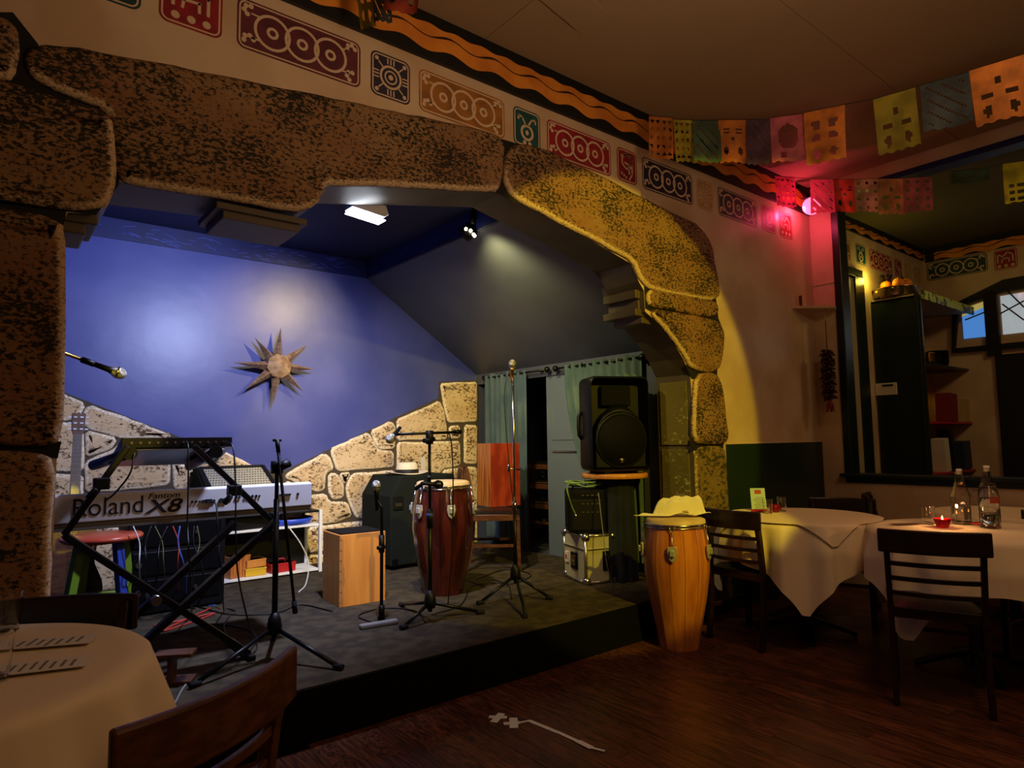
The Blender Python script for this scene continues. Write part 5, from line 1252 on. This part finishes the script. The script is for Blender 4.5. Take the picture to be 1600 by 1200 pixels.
def bunting(label, flags, sag=0):
    """flags: (x-left, y-top-left, x-right, y-top-right, height px, depth-left, depth-right, colour, cut)"""
    p0 = atd(flags[0][0], flags[0][1], flags[0][5])
    t = thing('paper_bunting', label, 'bunting', p0, 0, 'papel picado strings')
    sp_ = []
    for k, (xl, yl, xr, yr, hp, dl, dr_, colr, ct) in enumerate(flags):
        A, B = atd(xl, yl, dl), atd(xr, yr, dr_); H = hp*(dl+dr_)/2/FPX; sp_ += [A, B]
        nrm = (B-A).cross(V((0,0,1))).normalized(); rr = random.Random(k*13+int(xl)); ph = rr.uniform(0,6); am = rr.uniform(.008,.02); sk_ = rr.uniform(-.06,.06)
        nu, nv = 18, 24
        def fn(u, v):
            sc2 = .018*sin(u*2*pi*4) if v > .98 else 0
            return A.lerp(B, u)+V((0,0,-H*(v+sc2)))+nrm*(am*v*sin(u*5+ph)+.03*v*v*sin(ph))+(B-A)*sk_*v
        MB().grid(fn, nu, nv, hole=lambda i, j: cut(ct, i, j, nu, nv)).build('flag', 'paper_'+colr, t, world=True)
    line = [sp_[0]]+[q for q in sp_[1:] if True]
    MB().tube(line, .002, 4).build('string', 'black_cable', t, world=True)
    return t
bunting('long string of coloured paper flags stretched from the cornice to the right under the ceiling', [
 (1014,181,1052,184,68,4.15,4.10,'orange','lattice'),(1052,186,1086,188,66,4.08,4.03,'yellow','lattice'),(1082,188,1125,188,70,4.0,3.95,'green','fine'),(1122,187,1166,187,68,3.95,3.9,'orange','face'),
 (1166,187,1203,186,72,3.88,3.8,'purple','fine'),(1203,184,1257,177,75,3.8,3.7,'pink','circle'),(1256,176,1320,163,83,3.65,3.5,'orange','squares'),(1364,155,1430,136,92,3.4,3.28,'olive','hearts'),(1437,133,1514,112,82,3.25,3.1,'slate','fine'),(1514,110,1600,84,92,3.1,2.95,'orange','hearts'),(1604,82,1690,55,95,2.9,2.75,'green','lattice')])
bunting('lower string of paper flags glowing pink beside the globe bulb, before the opening', [
 (1211,275,1242,277,50,5.55,5.5,'hot','lattice'),(1266,280,1304,280,52,5.45,5.4,'pink','fine'),(1302,280,1336,280,54,5.38,5.33,'red','face'),(1334,280,1374,279,53,5.3,5.25,'cream','stars'),(1371,279,1412,279,55,5.22,5.16,'tan','hearts'),(1411,278,1456,276,54,5.15,5.1,'mauve','stars')])
bunting('pair of paper flags, dark green and lemon yellow, hanging inside the opening at the right', [
 (1485,268,1545,262,22,5.05,4.9,'green','fine'),(1566,256,1640,246,64,4.85,4.7,'lemon','dots')])
bunting('short string of paper flags crossing the cornice at the top of the picture', [
 (556,-46,583,-48,90,3.0,2.95,'olive','hearts'),(582,-48,609,-50,86,2.93,2.9,'slate','fine'),(608,-50,657,-52,78,2.88,2.8,'red','face')])
# ------------------------------------------------------------------ corner shelf with ristra
zs_ = at(1275,483,Y=2.75).z
t = thing('corner_shelf', 'small white shelf across the corner beside the opening', 'shelf', (5.6,2.7,zs_))
xa = at(1240,481,Y=YW-.02).x
MB().prism([(xa,YW-.004),(XR-.004,YW-.004),(XR-.004,YP+.0),(5.70,2.60)], lambda p, q_, d: (p, q_, d), zs_-.012, zs_+.012).build('board', 'cream_wall', t, .002, world=True)
MB().beam((5.52,YW-.03,zs_+.012),(5.52,YW-.03,zs_+.11),.02,.02,(0,1,0)).build('upright_peg', 'brown_wood', t, world=True)
hk = V((5.66,2.665,zs_))
t = thing('chili_ristra', 'string of dark dried chilies hanging from a wire hook under the corner shelf', 'ristra', hk)
MB().tube(bez([(0,0,.03),(.012,0,0),(0,0,-.05),(-.01,0,-.1),(.0,0,-.13),(.012,0,-.11)], 6), .003, 6).build('hook', 'steel', t)
zt1, zt2 = at(1290,547,Y=2.665).z-zs_, at(1290,622,Y=2.665).z-zs_
MB().tube([(0,0,-.12),(.0,0,zt1)], .004, 5).build('cord', 'brown_wood', t)
rr = random.Random(9); nm = 0
for k in range(110):
    z_ = zt1+(zt2-zt1)*k/109; a_ = k*2.4; L_ = rr.uniform(.05,.07)
    d_ = V((cos(a_), sin(a_), rr.uniform(-.5,.25))).normalized(); p_ = V((0,0,z_))
    MB().tube([p_, p_+d_*L_*.4, p_+d_*L_*.8+V((0,0,-.006)), p_+d_*L_+V((0,0,-.016))], [.008,.015,.012,.003], 5).build('chili', 'chili', t)
for k in range(5):
    a_ = k*1.25; MB().tube([(0,0,zt2),(.02*cos(a_),.02*sin(a_),zt2-.06),(.028*cos(a_),.028*sin(a_),zt2-.12)], [.008,.011,.003], 6).build('tassel', 'book_red', t)
# ------------------------------------------------------------------ bookcase in the next room
xb = at(1362,455,Y=YW-.02).x; yb_ = at(1437,453,X=xb).y; zt_ = at(1437,453,X=xb).z
xe = min(at(1520,490,Y=yb_).x, XF-.02)
t = thing('tall_bookcase', 'tall dark green bookcase in the next room, pots on top and books inside', 'bookcase', (xb,(YW+yb_)/2,.0))
MB().box((xb+.015,(YW+yb_)/2-.002,zt_/2-.02),(.03,YW-yb_-.006,zt_-.04)).build('side_panel', 'green_trim', t, .003, world=True)
MB().box((xb+.0,yb_+.03,zt_/2),(.05,.03,zt_-.05)).build('edge_strip', 'green_trim', t, .003, world=True)
MB().box(((xb+xe)/2,(YW+yb_)/2-.01,zt_-.045),(xe-xb,YW-yb_+.0,.035)).build('top_board', 'door_cream', t, world=True)
MB().box(((xb+xe)/2,yb_-.015,zt_-.045),(xe-xb,.02,.09)).build('painted_fascia', 'shelf_print', t, .003, world=True)
xs_ = at(1527,640,Y=YW-.02).x
MB().box(((xb+xs_)/2,YW-.012,1.15),(xs_-xb,.012,2.3-.5)).build('back_panel', 'yellow_wall', t, world=True)
shz = []
for px, py in [(1480,572),(1490,659),(1490,736)]:
    z_ = at(px, py, Y=yb_+.1).z; shz.append(z_)
    MB().box(((xb+xs_)/2,(YW+yb_)/2+.02,z_-.012),(xs_-xb-.04,YW-yb_-.10,.022)).build('shelf', 'green_trim' if py < 600 else 'red_paint', t, .002, world=True)
pb = at(1385,608,X=xb-.002); MB().box((xb-.010,pb.y,pb.z),(.02,.20,.12)).build('thermostat', 'paper', t, .003, world=True); MB().box((xb-.021,pb.y-.02,pb.z+.035),(.004,.10,.02)).build('display', 'book_black', t, world=True)
q0_, q1_ = at(1357,470,X=xb-.01), at(1374,722,X=xb-.01)
MB().tube([(xb-.02,q0_.y,q0_.z),(xb-.02,q1_.y+.02,q1_.z)], .014, 8).build('white_conduit', 'door_cream', t, world=True)
def book(label, x, y, z, w_, d_, h_, m, tilt=0):
    t_ = thing('book', label, 'book', (x,y,z), 0, 'books in the bookcase'); Mt = Matrix.Rotation(tilt, 4, 'Y')
    MB().box((0,0,h_/2),(w_,d_,h_),M=Mt).build('cover', m, t_, .002)
    MB().box((0,.006,h_/2),(w_*.8,d_-.004,h_-.012),M=Mt).build('pages', 'paper', t_)
yk_ = yb_+.16
def bx_(px, py, z, lab, w_, h_, m, tilt=0): q_ = at(px, py, Y=yk_); book(lab, q_.x, yk_, z+.002, w_, .02+.12, h_, m, tilt)
bx_(1480, 657, shz[1], 'wine-red book facing out on the upper yellow shelf', .22, .30, 'book_red', .05)
bx_(1502, 655, shz[1], 'tan book beside the wine-red one', .20, .25, 'book_tan')
bx_(1472, 733, shz[2], 'pale book at the left of the lowest shelf', .12, .34, 'paper', -.12)
bx_(1484, 733, shz[2], 'black book leaning on the lowest shelf', .06, .44, 'book_black', -.2)
bx_(1503, 733, shz[2], 'dark blue book at the right of the lowest shelf', .22, .30, 'book_blue', -.08)
def pot(label, p, r, h_, m, handles=True):
    t_ = thing('cooking_pot', label, 'pot', p, .4, 'pots on the bookcase')
    MB().lathe([(0,0),(r*.9,0),(r,h_*.2),(r,h_),(r*1.06,h_+.006),(r*.96,h_),(r*.96,.01),(0,.01)], n=28).build('pot_body', m, t_)
    if handles:
        for s_ in (-1,1): MB().tube([(s_*r,-.03,h_*.75),(s_*(r+.03),-.03,h_*.8),(s_*(r+.03),.03,h_*.8),(s_*r,.03,h_*.75)], .005, 6).build('handle', m, t_)
    return t_
pq = at(1402,450,Y=yb_+.30)
pot('wide polished pan with oranges on top of the bookcase', (xb+.16,yb_+.28,zt_-.028), .20, .10, 'pot_metal')
pot('second polished pan on the bookcase, right of the first', (xb+.52,yb_+.22,zt_-.028), .13, .07, 'pot_metal')
pot('dark pot on the upper green shelf inside the bookcase', (at(1467,560,Y=yb_+.14).x,yb_+.15,shz[0]), .10, .15, 'black_metal')
pot('small brass pot beside the dark one on the green shelf', (at(1452,560,Y=yb_+.10).x,yb_+.10,shz[0]), .05, .10, 'brass', False)
for k, (dx, dy, dz) in enumerate(((-.10,-.05,.085),(-.02,-.08,.085),(.05,.03,.085),(-.06,.06,.085),(.10,-.04,.085))):
    o = thing('orange', ['orange at the left rim of the wide pan','orange at the front of the wide pan','orange at the back right of the wide pan','orange at the back left of the wide pan','orange at the right rim of the wide pan'][k], 'orange', (xb+.16+dx*1.2,yb_+.26+dy*1.2,zt_-.028+dz+.055), 0, 'oranges in the pan')
    MB().ball((0,0,0), .056, n=14, sc=(1,1,.95)).build('peel', 'orange_peel', o); MB().lathe([(0,.051),(.006,.053),(.004,.058),(0,.058)], n=6).build('stem', 'green_paint', o)
dp_ = thing('dried_plant', 'dark dried plant standing behind the pans on the bookcase', 'plant', (xb+.42,yb_+.36,zt_-.028))
MB().lathe([(0,0),(.06,0),(.08,.12),(.075,.12),(.055,.01),(0,.01)], n=14).build('pot', 'brown_wood', dp_)
b = MB(); rr = random.Random(2)
for k in range(40):
    a_ = rr.uniform(0, 6.28); s_ = rr.uniform(.05,.16); z_ = rr.uniform(.16,.30)
    p_ = V((s_*cos(a_)*1.5, s_*sin(a_)*.6, z_)); b.tube([(0,0,.1), p_*.6+V((0,0,.06)), p_], [.004,.003,.002], 4); b.ball(p_, .02, n=6, sc=(1.3,.7,.8))
tag(b.build('foliage', 'chili', dp_), kind='stuff')
light('bookcase_lamp', 'POINT', (xb-.10, YW-.09, zt_+.17), 2.6, (1,.82,.1), shadow_soft_size=.03)
lt_ = thing('clip_lamp', 'small yellow clip lamp hidden behind the oranges on the bookcase', 'lamp', (xb+.0,YW-.07,zt_-.02))
MB().lathe([(.0,.0),(.03,.0),(.03,.01),(.006,.014),(.006,.05),(0,.05)], n=12).build('base', 'black_metal', lt_); MB().ball((0,0,.065), .02, n=10).build('bulb', 'yellow_paint', lt_)
# cream door in the wall of the next room
dx0, dx1 = at(1316,500,Y=YW).x, at(1332,500,Y=YW).x
dn = tag(MB().box(((dx0+dx1)/2-.08,YW-.012,1.4),(dx1-dx0+.2,.024,2.8)).build('door_2', 'door_cream'), kind='structure')
MB().box((dx1+.12,YW-.02,1.42),(.2,.04,2.84)).box(((6.0+dx1+.2)/2,YW-.02,2.86),(dx1+.2-6.0,.04,.08)).build('door_casing', 'green_trim', dn, .004)
# ------------------------------------------------------------------ cables and clutter on the stage
def cable(label, pts, m, r=.004, name='cable', n=8):
    return tag(MB().tube(bez(pts, n), r, 6).build(name, m), label, 'cable', 'cables on the stage')
zc_ = ZF+.006
fz = lambda x, y, z=zc_: at(x, y, Z=z)
cable('black mic cable looping on the carpet before the keyboard stand', [fz(270,990), fz(330,975), fz(390,985), fz(402,1010), fz(385,1020), fz(350,985), fz(360,960)], 'black_cable')
cable('red cable lying on the carpet behind the keyboard stand', [fz(240,978), fz(290,968), fz(335,958), fz(300,972), fz(255,985), fz(330,950)], 'red_cable', .006)
cable('long black cable trailing from the stage rack to the box drum', [fz(300,945), fz(360,960), fz(430,958), fz(470,945), fz(520,955)], 'black_cable')
cable('thin black cable under the short microphone stand', [fz(590,975), fz(560,962), fz(600,950), fz(650,955), fz(665,972)], 'black_cable')
cable('black cable running from the dark conga to the chrome stand', [fz(675,960), fz(720,945), fz(740,915), fz(790,912), fz(800,935)], 'black_cable')
cable('black cable winding under the stage chair', [fz(745,905), fz(790,890), fz(830,898), fz(800,912), fz(770,905)], 'black_cable')
cable('grey cable dropping from the practice amplifier to the stage', [at(935,770,Y=3.3), at(942,830,Y=3.22), at(948,880,Y=3.18), fz(958,918)], 'kbd_grey', .0035)
cable('white cable hanging from the rack to the stage floor', [at(450,822,Y=5.12), at(470,850,Y=5.08), at(482,880,Y=5.06), fz(478,912), fz(467,925)], 'white_cable', .005)
cable('black cable hanging from the left end of the thin synthesizer', [at(210,708,Y=3.3), at(203,740,Y=3.28), at(180,770,Y=3.29), at(165,782,Y=3.3)], 'black_cable')
cable('black cable hanging straight from the middle of the thin synthesizer', [at(291,690,Y=3.385), at(294,700,Y=3.30), at(294,760,Y=3.29), at(293,820,Y=3.29), at(296,880,Y=3.30), fz(300,960)], 'black_cable')
cable('black cable hanging from the right end of the thin synthesizer', [at(352,690,Y=3.385), at(364,700,Y=3.30), at(368,760,Y=3.26), at(370,880,Y=3.26), at(385,960,Y=3.24), fz(400,1005)], 'black_cable')
cable('black cable plugged into the back of the white keyboard', [at(330,784,Y=3.44), at(338,790,Y=3.40), at(340,830,Y=3.36), at(345,900,Y=3.4), fz(350,955)], 'black_cable')
cable('mic cable with a silver plug at the front edge of the stage', [fz(255,1115), fz(272,1100), fz(283,1080), fz(290,1070)], 'kbd_grey', .005)
cable('loose cable along the boom of the dark conga stand', [at(702,676,Y=3.29), at(706,700,Y=3.29), at(708,760,Y=3.30), at(706,860,Y=3.4), fz(700,945)], 'black_cable')
cable('thin cable along the chrome stand', [at(796,575,Y=3.42), at(788,620,Y=3.42), at(795,720,Y=3.40), at(803,800,Y=3.40), fz(812,930)], 'black_cable', .003)
hang = [(208,222,'white_cable'),(236,226,'black_cable'),(242,262,'cord_olive'),(262,240,'black_cable'),(270,281,'red_cable'),(281,292,'cord_blue'),(308,300,'cord_olive'),(303,322,'black_cable')]
for k, (px, pe, m_) in enumerate(hang):
    nm_ = ['first, white','second, black','third, olive','fourth, black','fifth, red','sixth, blue','seventh, olive','eighth, black'][k]
    cable('%s of the cords hanging under the keyboard, counted from the stool' % nm_, [at(px,822,Y=4.30), at(px*.7+pe*.3+6*(-1)**k,850,Y=4.28), at(px*.3+pe*.7,890,Y=4.30), fz(pe+4,938+3*(k % 3)), fz(pe+45,942+4*(k % 4))], m_, .0035+.0015*(k % 2))
for lab, px, py, w_, m_ in (('short yellow board propped under the keyboard by the stool', 210, 905, .07, 'yellow_paint'), ('pale yellow board propped under the keyboard near the rack', 312, 915, .06, 'light_wood')):
    q_ = fz(px, py+28); o = thing('wooden_board', lab, 'board', q_, .3)
    MB().hexa([(-w_,0,0),(w_,0,0),(w_,.03,0),(-w_,.03,0)], [(-w_*.8,.10,.20),(w_*.9,.10,.22),(w_*.9,.125,.22),(-w_*.8,.125,.20)]).build('board', m_, o, .003)
t = thing('cable_rail', 'dark rack cabinet under the keyboard that the hanging cords drop from', 'cabinet', (.98,4.75,ZF))
MB().box((0,0,.30),(.56,.36,.58)).build('cabinet', 'black_plastic', t, .01)
for k in range(3):
    MB().box((0,-.185,.14+.17*k),(.50,.012,.14)).build('rack_panel', 'black_metal', t, .003)
    for kx_, kr_ in ((-.22,.018),(.1,.012)): MB().tube([(kx_,-.19,.14+.17*k),(kx_,-.205,.14+.17*k)], kr_, 10).build('knob', 'steel', t)
t = thing('footstool', 'small wooden foot rest at the front edge of the stage by the left table', 'footstool', at(272,1066,Z=ZF), -.5)
hfs = .13
MB().box((0,0,hfs-.008),(.16,.09,.016)).build('top', 'brown_wood', t, .003); MB().box((0,0,.008),(.16,.10,.016)).build('base', 'brown_wood', t, .003); MB().box((-.01,0,hfs/2),(.022,.07,hfs-.032)).build('upright', 'brown_wood', t, .003)
